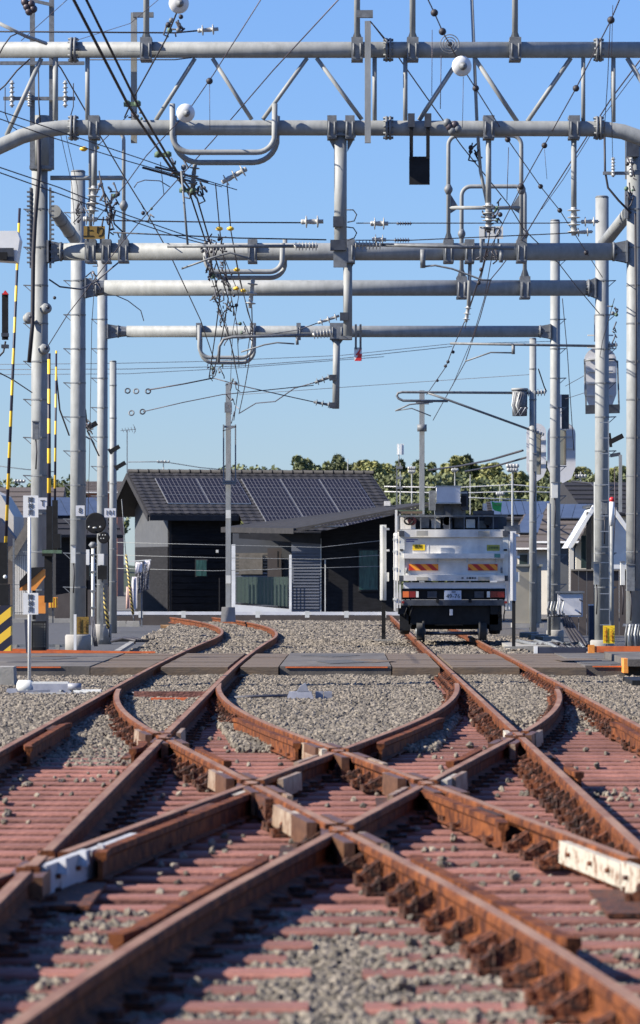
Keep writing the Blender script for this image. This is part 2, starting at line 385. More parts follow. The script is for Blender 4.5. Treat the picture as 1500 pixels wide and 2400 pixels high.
for k, (a, b) in span.items():
    if k in 'ABCD':
        par = ltrack if k in 'AB' else rtrack
        far = MB().sweep(pts(k, YS + 0.01, b), PROF).build('rail', rail_m, par)
        MB().sweep(pts(k, YS + 0.01, b), TOP).build('rail_head', rail_top, far)
        b = YS
    low = MB().sweep(pts(k, a, b), BASE).build('rail', rail_m, xover); hd = MB(); tp_ = MB()
    for q0, q1 in seg(k, a, b):
        hd.sweep(pts(k, q0, q1), [(-headw, -0.006), (-headw + 0.008, 0.0), (headw - 0.008, 0.0), (headw, -0.006), (headw, -0.036), (headw - .008, -0.0455), (-headw + .008, -0.0455), (-headw, -0.036)])
        tp_.sweep(pts(k, q0, q1), TOP)
    o = hd.build('rail_head', rail_m, low); tag(tp_.build('running_band', rail_top, low), kind='stuff')
    if len(seg(k, a, b)) > 1: tag(o, kind='stuff')
# guard rails beside the running rails
def guard(k, y0, y1, off, name='guard_rail'):
    ps = pts(k, y0, y1, off, 0.3, -0.012)
    s = 1 if off > 0 else -1
    ps[0].x += s * 0.035; ps[-1].x += s * 0.035
    pr = [(-0.03, 0), (0.03, 0), (0.03, -0.035), (0.012, -0.05), (0.012, -0.13), (0.05, -0.139), (-0.05, -0.139), (-0.012, -0.13), (-0.012, -0.05), (-0.03, -0.035)]
    MB().sweep(ps, pr).build(name, rail_m, xover)
for a in [('E1', 14.9, 19.2, 0.115), ('F2', 15.1, 19.2, -0.115), ('A', 30.6, 35.2, 0.115), ('D', 30.6, 35.4, -0.115), ('E1', 28.4, 30.6, 0.115), ('F2', 28.4, 30.6, -0.115),
          ('E2', 21.6, 25.0, -0.115), ('F1', 19.4, 24.9, 0.115), ('E2', 31.2, 36.5, -0.12), ('F1', 31.2, 36.5, 0.12), ('B', 30.2, 31.6, -0.115), ('C', 26.8, 28.0, 0.115)]: guard(*a)
# frogs: wing rails and cast blocks where rails cross
def wing(k, y0, y1, off, white_=False):
    ps = pts(k, y0, y1, off, 0.2, -0.004)
    pr = [(-0.028, 0), (0.028, 0), (0.028, -0.145), (-0.028, -0.145)]
    MB().sweep(ps, pr).build('wing_rail', frog_m, xover)
fr = [('E1', 21.07, 1), ('E2', 29.93, 1), ('E1', 25.5, 1), ('E2', 25.5, 1), ('E1', 32.2, 1), ('F2', 32.2, 1), ('F1', 18.5, 1), ('E2', 18.1, 1)]
for k, yc, _ in fr:
    for s in (-1, 1):
        for q in (-1, 1):
            if yc < 20: continue
            wing(k, yc + (0.42 if q > 0 else -1.15), yc + (1.15 if q > 0 else -0.42), s * 0.083, (s < 0) == (k[0] == 'E') and q < 0)
    x = railpath[k](yc)
    mb = MB().box((x, yc, -0.085), (0.17, 1.0, 0.11)); mb.build('frog_block', frog_m, xover)
    MB().box((x, yc, RZ - 0.004), (0.62, 1.3, 0.02)).build('frog_plate', clip_m, xover)
for k, y0, y1, off in [('E1', 24.1, 25.2, .10), ('E1', 19.9, 20.8, .10), ('E1', 22.2, 23.2, -.085), ('F2', 24.2, 25.1, -.10), ('E1', 32.8, 33.9, -.09), ('E1', 26.1, 27.2, -.085), ('E2', 28.0, 29.3, .10), ('F1', 28.2, 29.3, -.10), ('E2', 30.4, 31.3, -.09), ('F2', 31.0, 31.8, .09), ('F2', 33.0, 33.8, .10), ('F1', 26.0, 26.9, .10), ('F2', 26.2, 27.0, .09), ('B', 33.0, 34.0, .09)]:
    ps = pts(k, y0, y1, off, 0.2, -0.004)
    MB().sweep(ps, [(-0.018, -.006), (0.018, -.006), (0.024, -0.13), (-0.024, -0.13)]).build('check_block', cast_cream, xover)
# white painted joint plates on the rail webs
JR = []
def joint(k, y0, y1, side, zt=-0.012, zb=-0.15, mm=white_rust):
    JR.append((k, y0 - .05, y1 + .05)); off = side * 0.062
    ps = pts(k, y0, y1, off, 0.25)
    o = MB().sweep(ps, [(-0.022, zt), (0.022, zt), (0.022, zb), (-0.022, zb)]).build('joint_plate', mm, xover)
    mb = MB(); n = max(2, int((y1 - y0) / 0.45))
    for i in range(n):
        y = y0 + (y1 - y0) * (i + 0.5 + .18 * math.sin(i * 5 + y0)) / n; x = railpath[k](y) + off + side * 0.02
        mb.cyl((x, y, -0.075), (x + side * 0.025, y, -0.075), 0.013, n=6)
    tag(mb.build('bolt', clip_m, o), kind='stuff')
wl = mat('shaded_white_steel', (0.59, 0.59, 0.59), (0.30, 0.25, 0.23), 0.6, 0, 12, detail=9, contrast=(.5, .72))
joint('E2', 17.2, 18.7, -1, -.008); joint('E2', 18.72, 20.3, -1, -.02, -.135); joint('F1', 18.4, 19.5, 1, -.004, mm=wl); joint('F1', 19.52, 20.8, 1, mm=wl)
for dy in (.25, .75, 1.2): MB().box((railpath['F1'](18.5 + dy) + .095, 18.5 + dy, -.035), (.05, .2, .07), taper=.6).build('joint_lug', wl, xover)
for k, yc, s in [('E1', 26.6, -1), ('E2', 26.4, -1), ('F2', 26.3, 1), ('E1', 22.2, -1), ('E2', 30.6, -1), ('F1', 24.7, 1), ('C', 33.2, -1)]:
    joint(k, yc - 0.42, yc + 0.42, s)
# heel joints in brown
for k, yc, s in [('A', 34.2, 1), ('E1', 24.2, -1), ('D', 45.5, -1), ('E2', 22.6, -1), ('F1', 23.0, 1)]:
    joint(k, yc - 0.4, yc + 0.4, s, mm=clip_m)

# sleepers
rs = random.Random(11)
SLW, SLH = 0.22, 0.14
def sleeper_mesh(L, m):
    mb = MB(); b = 0.012; w = SLW / 2
    pr = [(-w, -SLH), (w, -SLH), (w, -b), (w - b, 0), (-w + b, 0), (-w, -b)]
    mb.poly([(x_, y, z) for x_ in (-L / 2, L / 2) for y, z in pr], [(0, 5, 4, 3, 2, 1), (6, 7, 8, 9, 10, 11)] + [(i, (i + 1) % 6, 6 + (i + 1) % 6, 6 + i) for i in range(6)])
    me = bpy.data.meshes.new('sleeper'); me.from_pydata(mb.v, [], mb.f); me.materials.append(m); return me
rows = []; y = 11.2
while y < 54.0:
    rows.append(y); y += 0.575
SM = {}
def put_sleeper(x0, x1, y, par, m=sleeper_m):
    L = round(x1 - x0, 1); key = (L, m.name)
    if key not in SM: SM[key] = sleeper_mesh(L, m)
    piece(SM[key], 'sleeper', ((x0 + x1) / 2, y + rs.uniform(-.015, .015), SLZ + rs.uniform(-.006, 0.0)), par, (0, 0, rs.uniform(-.006, .006)))
for y in rows:
    if 16.7 < y < 33.6: put_sleeper(-3.3, 3.3, y, xover)
    else:
        c = 0.2 if y <= 16.7 else 0.5 + min(0.5, (y - 33.6) * 0.05)
        e = rs.choice((0, 0.1)) if y > 30 else rs.choice((-.1, 0, 0, .1))
        put_sleeper(-3.3, -c - e, y, xover); put_sleeper(c + e, 3.3, y, xover)
frow = [64.2 + i * 0.62 for i in range(66)]
for y in frow:
    if y < 104:
        xc = railpath['A'](y) + 0.565; put_sleeper(xc - 1.05, xc + 1.05, y, ltrack, sleeper_o)
    put_sleeper(1.0, 3.15, y, rtrack, sleeper_o)

# fastenings: plate, two braces with bolts
def clip_mesh(v=0):
    mb = MB()
    mb.box((0, 0, -0.009), (0.34, 0.16, 0.018))
    s = -1
    for yy in ((-.055, .02), (-.02,))[v]: mb.prism([(s * 0.060, yy, 0), (s * 0.15, yy, 0), (s * 0.135, yy, 0.035), (s * 0.06, yy, 0.085), (s * 0.028, yy, 0.105), (s * 0.015, yy, 0.05)], (0, 0.035, 0))
    mb.cyl((s * 0.10, 0, 0.0), (s * 0.10, 0, 0.06), 0.024, n=6); mb.cyl((s * 0.155, 0.045, 0), (s * 0.155, 0.045, 0.035), 0.018, n=5); mb.ball((s * 0.10, 0, 0.062), 0.022, 6, 4)
    mb.cyl((s * 0.155, -0.045, 0), (s * 0.155, -0.045, 0.035), 0.018, n=5)
    s = 1; mb.box((s * .085, 0, .014), (.06, .09, .028)); mb.cyl((s * 0.115, 0, 0.0), (s * 0.115, 0, 0.03), 0.018, n=6)
    me = bpy.data.meshes.new('rail_clip'); me.from_pydata(mb.v, [], mb.f); me.materials.append(clip_m)
    import bmesh
    bm = bmesh.new(); bm.from_mesh(me); bmesh.ops.recalc_face_normals(bm, faces=bm.faces); bm.to_mesh(me); bm.free()
    return me
CM = clip_mesh(); CM2 = clip_mesh(1); spots = []
for y in rows:
    for k in span:
        if span[k][0] < y < min(span[k][1], YS) and not any(j[0] == k and j[1] < y < j[2] for j in JR):
            x = railpath[k](y); px = VX + FPX * x / y
            spots.append((not (-60 < px < 1560), y, x, k))
spots.sort(key=lambda q: (q[0], q[1]))
spots = [s for s in spots if not s[0]]
for s in spots[:290]:
    piece(rs.choice((CM, CM, CM2)), 'rail_clip', (s[2], s[1] + rs.uniform(-.03, .03), RZ + 0.0), xover, (0, 0, (0.1 if s[3] in ('E1', 'E2') else -0.1 if s[3] in ('F1', 'F2') else 0) + rs.uniform(-.12, .12)), (rs.uniform(.85, 1.12), rs.uniform(.8, 1.3), rs.uniform(.7, 1.12)))
rest = MB(); vs = [v.co.copy() for v in CM.vertices]; fs = [list(p.vertices) for p in CM.polygons]
for s in spots[290:]: rest.poly([v + Vector((s[2], s[1], RZ)) for v in vs], fs)
tag(rest.build('rail_clip', clip_m, xover, fix=False), kind='stuff')
far_clip = MB()
for y in frow[::1]:
    for k in 'ABCD':
        x = railpath[k](y)
        if k in 'CD' : far_clip.box((x, y, RZ + .02), (.2, .09, .05))
tag(far_clip.build('rail_clip', clip_m, rtrack), kind='stuff')

# ---------------------------------------------------------------- ballast stones (instanced on points)
def covered(x, y):       # sleeper top or rail there?
    if y < 54.2:
        for r in rows:
            if abs(y - r) < SLW / 2 + 0.01:
                if 16.7 < r < 33.6: return abs(x) < 3.35
                c = 0.2 if r <= 16.7 else 0.5 + min(0.5, (r - 33.6) * 0.05)
                return c < abs(x) < 3.35
    return False
def near_rail(x, y, d=0.075):
    for k in span:
        if span[k][0] < y < span[k][1] and abs(railpath[k](y) - x) < d: return True
    return False
from mathutils import noise
pv = []; sc_ = []
rb = random.Random(5)
def scatter(y0, y1, dens, smin, smax, xl=None, xr=None):
    yy = y0
    while yy < y1:
        w0 = -800 / FPX * yy - 0.15 if xl is None else max(xl, -800 / FPX * yy - 0.15); w1 = 720 / FPX * yy + 0.15 if xr is None else min(xr, 720 / FPX * yy + 0.15)
        n = int((w1 - w0) * 0.5 * dens)
        for _ in range(n):
            x = rb.uniform(w0, w1); y = yy + rb.uniform(0, 0.5)
            if near_rail(x, y): continue
            s = rb.uniform(smin, smax); z = 0
            if y < 54.2:
                cov = covered(x, y)
                nv = noise.noise(Vector((x * 0.9, y * 0.5, 3.1)))
                far = max(0, min(1, (y - 31) / 7))
                centre = y > 33 and abs(x) < 1.25 - (0 if y > 40 else (40 - y) * 0.06)
                inner = (XA < x < XB and y > 31)
                outer = abs(x) > 3.0 or (x < -2.7 and y > 34)
                lvl = SLZ - (0.040 if y < 18 else 0.068) + 0.024 * nv
                if centre or outer: lvl = SLZ + 0.015 + 0.03 * nv
                elif inner: lvl = SLZ - 0.03 + 0.05 * far + 0.03 * nv
                elif x > XC and y > 37: lvl = SLZ - 0.03 + 0.055 * min(1, (y - 37) / 4)
                if cov and lvl < SLZ + 0.004:
                    if rb.random() > 0.005 + 0.03 * max(0, nv) : continue
                    z = SLZ + s * 0.35
                else: z = lvl + rb.uniform(-0.02, 0.012)
            else:
                d = min(abs(abs(x + 0.0) - 2.05), 9)
                z = -0.155 + 0.03 * noise.noise(Vector((x, y * 0.4, 0))) + rb.uniform(-0.015, 0.01)
                if x > 3.4 or x < -3.3: z -= 0.03
            pv.append((x, y, z)); sc_.append(s)
        yy += 0.5
scatter(10.5, 20, 2300, 0.011, 0.024); scatter(20, 34, 1700, 0.012, 0.026); scatter(34, 55.0, 1000, 0.016, 0.032)
scatter(63.3, 85, 260, 0.028, 0.055, -3.75, 4.5); scatter(85, 107, 170, 0.035, 0.06, -4.2, 3.6)
me = bpy.data.meshes.new('ballast_stones'); me.from_pydata(pv, [], [])
at = me.attributes.new('size', 'FLOAT', 'POINT'); at.data.foreach_set('value', sc_)
bo = bpy.data.objects.new('ballast_stones', me); COL.objects.link(bo)
tag(bo, 'grey brown crushed stone ballast between and around the rails', 'ballast', kind='stuff')
stone_m = mat('ballast_stone', (0.29, 0.25, 0.20), (0.13, 0.11, 0.085), 0.9, 0, 14, rand=0.55)
ng = bpy.data.node_groups.new('stones', 'GeometryNodeTree')
ng.interface.new_socket('Geometry', in_out='INPUT', socket_type='NodeSocketGeometry'); ng.interface.new_socket('Geometry', in_out='OUTPUT', socket_type='NodeSocketGeometry')
N = ng.nodes; LK = ng.links; gi = N.new('NodeGroupInput'); go = N.new('NodeGroupOutput')
jn = N.new('GeometryNodeJoinGeometry')
for k in range(7):
    ic = N.new('GeometryNodeMeshIcoSphere'); ic.inputs['Radius'].default_value = 1; ic.inputs['Subdivisions'].default_value = 2
    sp = N.new('GeometryNodeSetPosition'); nz = N.new('ShaderNodeTexNoise'); nz.noise_dimensions = '4D'; nz.inputs['W'].default_value = k * 3.7 + 1; nz.inputs['Scale'].default_value = 0.75; nz.inputs['Detail'].default_value = 1.5
    vm = N.new('ShaderNodeVectorMath'); vm.operation = 'SUBTRACT'; vm.inputs[1].default_value = (0.5, 0.5, 0.5); LK.new(nz.outputs['Color'], vm.inputs[0])
    v2 = N.new('ShaderNodeVectorMath'); v2.operation = 'SCALE'; v2.inputs['Scale'].default_value = 2.4; LK.new(vm.outputs[0], v2.inputs[0])
    LK.new(ic.outputs[0], sp.inputs['Geometry']); LK.new(v2.outputs[0], sp.inputs['Offset'])
    sm = N.new('GeometryNodeSetMaterial'); sm.inputs['Material'].default_value = stone_m; LK.new(sp.outputs[0], sm.inputs[0])
    ss = N.new('GeometryNodeSetShadeSmooth'); ss.inputs['Shade Smooth'].default_value = False; LK.new(sm.outputs[0], ss.inputs[0])
    g2 = N.new('GeometryNodeGeometryToInstance'); LK.new(ss.outputs[0], g2.inputs[0]); LK.new(g2.outputs[0], jn.inputs[0])
iop = N.new('GeometryNodeInstanceOnPoints'); LK.new(gi.outputs[0], iop.inputs['Points']); LK.new(jn.outputs[0], iop.inputs['Instance']); iop.inputs['Pick Instance'].default_value = True
ri = N.new('FunctionNodeRandomValue'); ri.data_type = 'INT'; ri.inputs['Min'].default_value = 0; ri.inputs['Max'].default_value = 6
LK.new([s for s in ri.outputs if s.type == 'INT'][0], iop.inputs['Instance Index'])
rr = N.new('FunctionNodeRandomValue'); rr.data_type = 'FLOAT_VECTOR'; rr.inputs['Max'].default_value = (6.28, 6.28, 6.28); LK.new(rr.outputs[0], iop.inputs['Rotation'])
na = N.new('GeometryNodeInputNamedAttribute'); na.data_type = 'FLOAT'; na.inputs['Name'].default_value = 'size'
LK.new(na.outputs['Attribute'], iop.inputs['Scale']); LK.new(iop.outputs[0], go.inputs[0])
md = bo.modifiers.new('stones', 'NODES'); md.node_group = ng

# ---------------------------------------------------------------- level crossing deck
deck = thing('level_crossing_deck', (0, 59, -0.25), 'grey paved level crossing deck with dark front edge spanning both tracks', 'level crossing')
def rp(k, y, o=0): return railpath[k](y) + o
def slab(name, x0f, x1f, x0b, x1b, y0, y1, zt, zb, m, lab=None):
    mb = MB(); mb.prism([(x0f, y0, zb), (x1f, y0, zb), (x1b, y1, zb), (x0b, y1, zb)], (0, 0, zt - zb)); return mb.build(name, m, deck, label=lab)
y0, y1 = 54.7, 63.0
slab('deck_slab', -12, rp('A', y0, -.9), -12, rp('A', y1, -.9), y0, y1, -0.006, -0.30, deck_m)
slab('deck_slab', rp('B', y0, .62), rp('C', y0, -.75), rp('B', y1, .62), rp('C', y1, -.75), y0, y1, -0.006, -0.30, deck_m)
slab('deck_slab', rp('D', y0, .85), 12, rp('D', y1, .85), 12, y0 + 0.4, y1, -0.006, -0.30, deck_m)
def planks(xa, xb, n, kl, off0, kr, off1):
    for i in range(n):
        ya = y0 - 0.15 + (y1 - y0 + 0.2) * i / n; yb = ya + (y1 - y0 + 0.2) / n - 0.03
        mb = MB(); zz = -0.012 - 0.01 * random.random()
        mb.prism([(rp(kl, ya, off0), ya, -0.2), (rp(kr, ya, off1), ya, -0.2), (rp(kr, yb, off1), yb, -0.2), (rp(kl, yb, off0), yb, -0.2)], (0, 0, zz + 0.2))
        mb.build('deck_plank', deck_wood, deck)
planks(0, 0, 9, 'A', .10, 'B', -.10); planks(0, 0, 9, 'C', .10, 'D', -.10)
planks(0, 0, 6, 'A', -.88, 'A', -.075); planks(0, 0, 6, 'B', .075, 'B', .6); planks(0, 0, 6, 'C', -.73, 'C', -.075); planks(0, 0, 6, 'D', .075, 'D', .83)
pr = random.Random(4)
for i in range(7):
    cx, cy = pr.uniform(-.5, .8) if i % 2 else pr.choice((-4.2, 4.0)) + pr.uniform(-.5, .5), pr.uniform(y0 + 1, y1 - 1); n_ = 9
    MB().prism([(cx + pr.uniform(.25, .5) * math.cos(a * .698), cy + pr.uniform(.5, 1.3) * math.sin(a * .698), -.004 + .0004 * i) for a in range(n_)], (0, 0, .003)).build('asphalt_patch', asphalt if i % 3 else deck_wood, deck)
# orange edge strips painted on the deck
def strip(a, b, w=0.018, t=0.012, m=orange_m): MB().bar(a, b, w, t, up=(0, 1, 0)).build('edge_strip', m, deck)
strip((-12, y0 - .012, -0.02), (rp('A', y0, -1.3), y0 - .012, -0.02)); strip((rp('B', y0, .7), y0 - .012, -0.02), (rp('C', y0, -.8), y0 - .012, -0.02))
strip((rp('D', y0, .95), y0 + .385, -0.02), (4.05, y0 + .385, -0.02))
MB().box((6.2, 57.0, 0.045), (4.3, 4.9, 0.098)).build('raised_slab', deck_m, deck)
MB().box((4.03, 54.9, 0.0), (0.06, 0.5, 0.20)).build('edge_strip', orange2, deck)
cur = thing('orange_kerb', (-6, 62.9, 0), 'orange kerb plate along the far left edge of the crossing deck', 'kerb')
mb = MB(); mb.prism([(-9, 62.75, -0.0), (-2.9, 62.95, 0.0), (-2.9, 62.95, 0.008), (-9, 62.75, 0.16)], (0, .05, 0)); mb.build('plate', orange_m, cur)
MB().box((-6, 62.72, 0.012), (6.2, .05, .03)).build('foot', orange_m, cur)
k2 = thing('orange_kerb', (5, 62.9, 0), 'orange kerb plate behind the crossing deck at the far right', 'kerb')
MB().box((5.75, 62.9, 0.055), (3.3, 0.06, 0.10)).build('plate', orange_m, k2)
MB().box((4.08, 62.9, 0.06), (0.10, 0.08, 0.13)).build('end_block', orange2, k2)
k3 = thing('white_edged_kerb', (3.6, 63.2, 0), 'dark kerb plate with white end left of the orange kerb', 'kerb')
MB().box((3.62, 63.1, 0.03), (.78, 0.06, 0.11)).build('plate', navy, k3)
MB().box((3.2, 63.1, 0.035), (.06, 0.07, 0.13)).build('end_block', white, k3)
# plate lying right of the track before the crossing
pl = thing('cover_plate', (4.2, 50.5, -0.2), 'black cover plate with pale bar on top at the right edge before the crossing', 'cover plate')
MB().box((4.55, 50.6, -0.12), (1.6, 1.6, 0.12)).build('plate', black, pl); MB().bar((4.0, 49.9, -0.02), (6.0, 49.9, -0.02), .07).build('bar', offwhite, pl)
cb = thing('concrete_block', (-4.3, 50.5, -0.2), 'small concrete block at the far left in front of the deck', 'block')
MB().box((-4.5, 50.5, -0.07), (0.75, 0.5, 0.34), taper=.96).build('block', concrete, cb)

# point machines and rods
def point_machine(x, y, s, label):
    t = thing('point_machine', (x, y, -0.2), label, 'point machine')
    q = lambda a, b, c: (x + a * s, y + b, -0.18 + c)
    MB().box(q(0.62, 0.1, 0.02), (1.30, 0.30, 0.05)).build('base_plate', lav, t)
    MB().box(q(1.05, 0.1, 0.045), (0.36, 0.34, 0.07), taper=.9).build('end_plate', offwhite, t)
    hs_ = MB().box(q(0.60, 0.1, 0.10), (0.52, 0.26, 0.11), taper=.86).build('housing', lav, t)
    MB().box(q(0.60, 0.1, 0.165), (0.44, 0.2, 0.02)).build('lid', offwhite, hs_)
    MB().lathe(q(0.20, 0.05, 0.115), q(0.40, 0.05, 0.115), [(0, .05), (.12, .085), (.8, .085), (1, .06)], 16).build('motor', offwhite, t)
    MB().cyl(q(0.82, 0.0, 0.12), q(0.98, 0.0, 0.12), 0.045, n=10).build('cover_knob', lav, t)
    MB().bar(q(0.15, -0.25, 0.04), q(0.62, -0.22, 0.06), 0.07, 0.05).build('drive_arm', lav, t); MB().bar(q(0.35, -0.35, 0.03), q(1.0, -0.30, 0.03), 0.06, 0.04).build('drive_arm', offwhite, t)
    for k in range(5): MB().cyl(q(.14 + k * .2, -.03, .04), q(.14 + k * .2, -.03, .085), .022, n=6).build('bolt', galv2, t)
    MB().box(q(0.18, -0.4, 0.06), (0.16, 0.14, 0.10), taper=.7).build('crank_case', lav, t)
    MB().tube([q(0.6, -0.3, 0.05), q(1.1, -0.36, 0.04), q(1.5, -0.4, 0.05)], 0.018).build('throw_rod', cable_g, t)
    MB().tube([q(0.1, -.15, 0.05), q(-.2, -0.3, 0.02), q(-.6, -0.2, 0.02)], 0.022).build('cable', cable_m, t)
    return t
point_machine(-4.05, 47.2, 1, 'lavender grey point machine with white motor left of the left track')
t = thing('detector_box', (-0.5, 45.2, -0.17), 'small silvery detector fitting on the ballast between the two tracks', 'trackside fitting')
q = lambda a, b, c: (-0.42 + a, 45.2 + b, -0.15 + c)
MB().box(q(0, 0, 0.05), (0.32, 0.26, 0.09), taper=.8).build('housing', lav, t)
MB().prism([q(-.04, -.1, .1), q(.1, -.1, .1), q(.06, -.1, .2), (q(.0, -.1, .16))], (0, .12, 0)).build('lug', lav, t)
for i, dy in enumerate((0, .18)):
    MB().tube([q(-.9, -.2 + dy, 0.02), q(-.5, -.26 + dy, .05), q(-.12, -.05 + dy, .05)], .016).build('hose', cable_g, t)
    MB().box(q(.22 + .1 * i, .05, .05), (.09, .1, .09)).build('bolt', lav, t)
t = thing('throw_bar', (0, 45, -0.15), 'steel throw bar crossing between the left rails before the crossing', 'track rod')
MB().tube([(-2.45, 46.0, -0.10), (-1.47, 46.0, -0.10)], 0.02).build('rod', cable_g, t)
MB().bar((-2.35, 45.5, -0.14), (-1.5, 45.5, -0.14), 0.16, 0.04).build('plate', sleeper_m, t)
MB().box((-1.9, 44.6, -0.13), (.42, .12, .05)).build('red_plate', orange_m, t)
# ---------------------------------------------------------------- overhead line gantries
GZ = -0.26
def bracket_clamp(mb, c, r, w=0.11):
    c = Vector(c)
    mb.box(c + Vector((0, -r - .015, 0)), (w, .05, 2 * r + .04)); mb.box(c + Vector((0, 0, -r - .02)), (w, 2 * r + .06, .035)); mb.box(c + Vector((0, 0, r + .02)), (w, 2 * r + .06, .035))
    for s in (-1, 1): mb.cyl(c + Vector((s * w * .3, -r - .05, r * .6)), c + Vector((s * w * .3, -r - .05, -r * .9)), .012, n=5)
def insulator(name, a, b, r, n_, parent, m=porcelain, core=None, sides=12):      # string of sheds between a and b
    prof = []; core = core or r * .35
    for i in range(n_):
        t = (i + .5) / n_; h = (.10 if n_ < 5 else .2) / n_
        prof += [(t - h * 3, core * 1.3), (t - h, core), (t - h * .7, r * .9), (t, r), (t + h * .5, r * .8), (t + h, core)]
    return MB().lathe(a, b, [(0, core)] + prof + [(1, core)], sides).build(name, m, parent)
def pole(par, px, Y, w_px, top_py, base_py=None, bands=0.62, steps=-1, band_from=1.0, found=None, lab=None, shadow_r=None):
    b = P(px, VY, Y); r = w_px / 2 / FPX * Y; top = H - (top_py - VY) / FPX * Y
    sh = MB().cyl((b.x, Y, GZ), (b.x, Y, top), r * 1.06, r * .94, 24).build('pole', galv, par, label=lab)
    MB().lathe((b.x, Y, top), (b.x, Y, top + .03), [(0, r * .99), (1, r * .80)], 24).build('pole_cap', galv2, sh)
    z = band_from; j = 0
    while z < top - .3:
        mb = MB(); rr = r * 1.06 - r * .12 * z / top
        mb.lathe((b.x, Y, z - .012), (b.x, Y, z + .012), [(0, rr + .006), (1, rr + .006)], 20, cap=False)
        mb.box((b.x + (.2 * r), Y - rr - .012, z), (.05, .03, .03))
        if steps:
            s = steps
            mb.bar((b.x + s * rr, Y - .02, z), (b.x + s * (rr + .13), Y - .02, z + .005), .02, .02); mb.bar((b.x + s * (rr + .11), Y - .02, z), (b.x + s * rr, Y - .02, z - .10), .014, .014)
        mb.build('band', galv2, sh); z += bands; j += 1
    if found:
        MB().lathe((b.x, Y, GZ - .02), (b.x, Y, GZ + found), [(0, r * 1.7), (.93, r * 1.7), (1, r * 1.55)], 28).build('foundation', concrete, sh)
    return sh, b.x, r
def beam_plates(par, px0, px1, px_f, py, Y, hb, s):     # tapered plates, flange and ribs joining a beam to a pole
    a = P(px0, py, Y); f = P(px_f, py, Y); e = P(px1, py, Y); t = .012; g = abs(hb) / FPX * Y
    mb = MB()
    for dy in (-.09, .09):
        mb.prism([a + Vector((0, dy, g * 1.25)), a + Vector((0, dy, -g * 1.25)), f + Vector((0, dy, -g * .95)), f + Vector((0, dy, g * .95))], (0, t, 0))
    mb.box((a + f) / 2, (abs(f.x - a.x), .2, .02)); mb.box((a.x, Y, a.z), (.03, .30, g * 2.5))
    mb.lathe(f - Vector((.018, 0, 0)), f + Vector((.018, 0, 0)), [(0, g * 1.1), (1, g * 1.1)], 20)
    mb.lathe(f + Vector((s * .02, 0, 0)), e, [(0, g * 1.0), (1, g * .62)], 8, smooth=False)
    for k in range(4):
        for dd in (-1, 1): mb.cyl(f + Vector((-.05, -g * .9 * math.cos(k * .8 - 1.2), g * .9 * math.sin(k * .8 - 1.2))), f + Vector((.05, -g * .9 * math.cos(k * .8 - 1.2), g * .9 * math.sin(k * .8 - 1.2))), .014, n=5)
    return mb.build('joint_plate', galv2, par)
def tube_part(par, name, pxs, Y, w_px, m=galv, n=12):
    pts_ = [P(*(q if len(q) == 3 else (q[0], q[1], Y))) for q in pxs]
    return MB().tube(pts_, w_px / 2 / FPX * Y, n).build(name, m, par)
def arc(c, r, a0, a1, n=8):
    return [(c[0] + r * math.cos(R(a0 + (a1 - a0) * i / n)), c[1] + r * math.sin(R(a0 + (a1 - a0) * i / n))) for i in range(n + 1)]
def flange(par, px, py, Y, g_px, w_px=14):
    c = P(px, py, Y); g = g_px / FPX * Y; w = w_px / 2 / FPX * Y; mb = MB()
    for s in (-1, 1): mb.lathe(c + Vector((s * w * .2, 0, 0)), c + Vector((s * w, 0, 0)), [(0, g), (1, g)], 20)
    for k in range(10):
        q = 2 * math.pi * k / 10; v = Vector((0, math.cos(q), math.sin(q))) * g * .86
        mb.cyl(c + v - Vector((w * 1.7, 0, 0)), c + v + Vector((w * 1.7, 0, 0)), .013, n=5)
    return tag(mb.build('flange', galv2, par), kind='stuff')
def foot_clamp(par, px, py, Y, r_px, w_px=26, gusset=0, up=True):    # saddle clamp where a post meets a beam
    c = P(px, py, Y); r = r_px / FPX * Y; w = w_px / FPX * Y; mb = MB(); bracket_clamp(mb, c, r, w)
    if gusset:
        g = gusset / FPX * Y; s = 1 if up else -1
        for sx in (-1, 1):
            mb.prism([c + Vector((sx * w * .48, -.02, s * (r + .02))), c + Vector((sx * w * .12, -.02, s * (r + .02))), c + Vector((sx * w * .12, -.02, s * (r + .02) + s * g))], (0, .03, 0))
    return mb.build('clamp', galv2, par)

# --- nearest gantry: twin chord truss
Y1 = 49.0
g1 = thing('truss_gantry', P(750, 300, Y1) * 1.0, 'nearest gantry, a twin tube truss with diagonal struts across the top of the picture', 'gantry', 'overhead line gantries')
bc = tube_part(g1, 'chord', [(-190, 117), (1700, 117)], Y1, 38, n=24); bc['label'] = 'upper chord'
kneeL = [(-128, 470), (-120, 435), (-95, 400), (-60, 370), (0, 343), (50, 320), (100, 305), (150, 299), (200, 299)]
kneeR = [(1380, 302), (1420, 303), (1460, 309), (1520, 330), (1570, 355), (1610, 385), (1635, 420), (1645, 460)]
tube_part(g1, 'chord', kneeL + [(800, 300)] + kneeR, Y1, 36, n=24)
for px in (-128, 1645):
    c = P(px, 117, Y1); MB().cyl((c.x, Y1, GZ), (c.x, Y1, c.z + .15), .15, .14, 20).build('pole', galv, g1)
for a, b, w in [((15, 318), (97, 137), 11), ((205, 135), (205, 282), 11), ((130, 135), (130, 282), 13), ((457, 137), (365, 282), 10), ((498, 137), (590, 280), 10), ((720, 136), (616, 280), 10), ((742, 136), (848, 280), 10),
                ((878, 136), (878, 285), 11), ((950, 136), (950, 285), 11), ((1062, 160), (982, 282), 11), ((1112, 136), (1212, 285), 11), ((1338, 136), (1236, 285), 11), ((1367, 136), (1367, 286), 10), ((1438, 136), (1438, 286), 10), ((1470, 136), (1540, 250), 11)]:
    tube_part(g1, 'strut', [a, b], Y1, w, n=10)
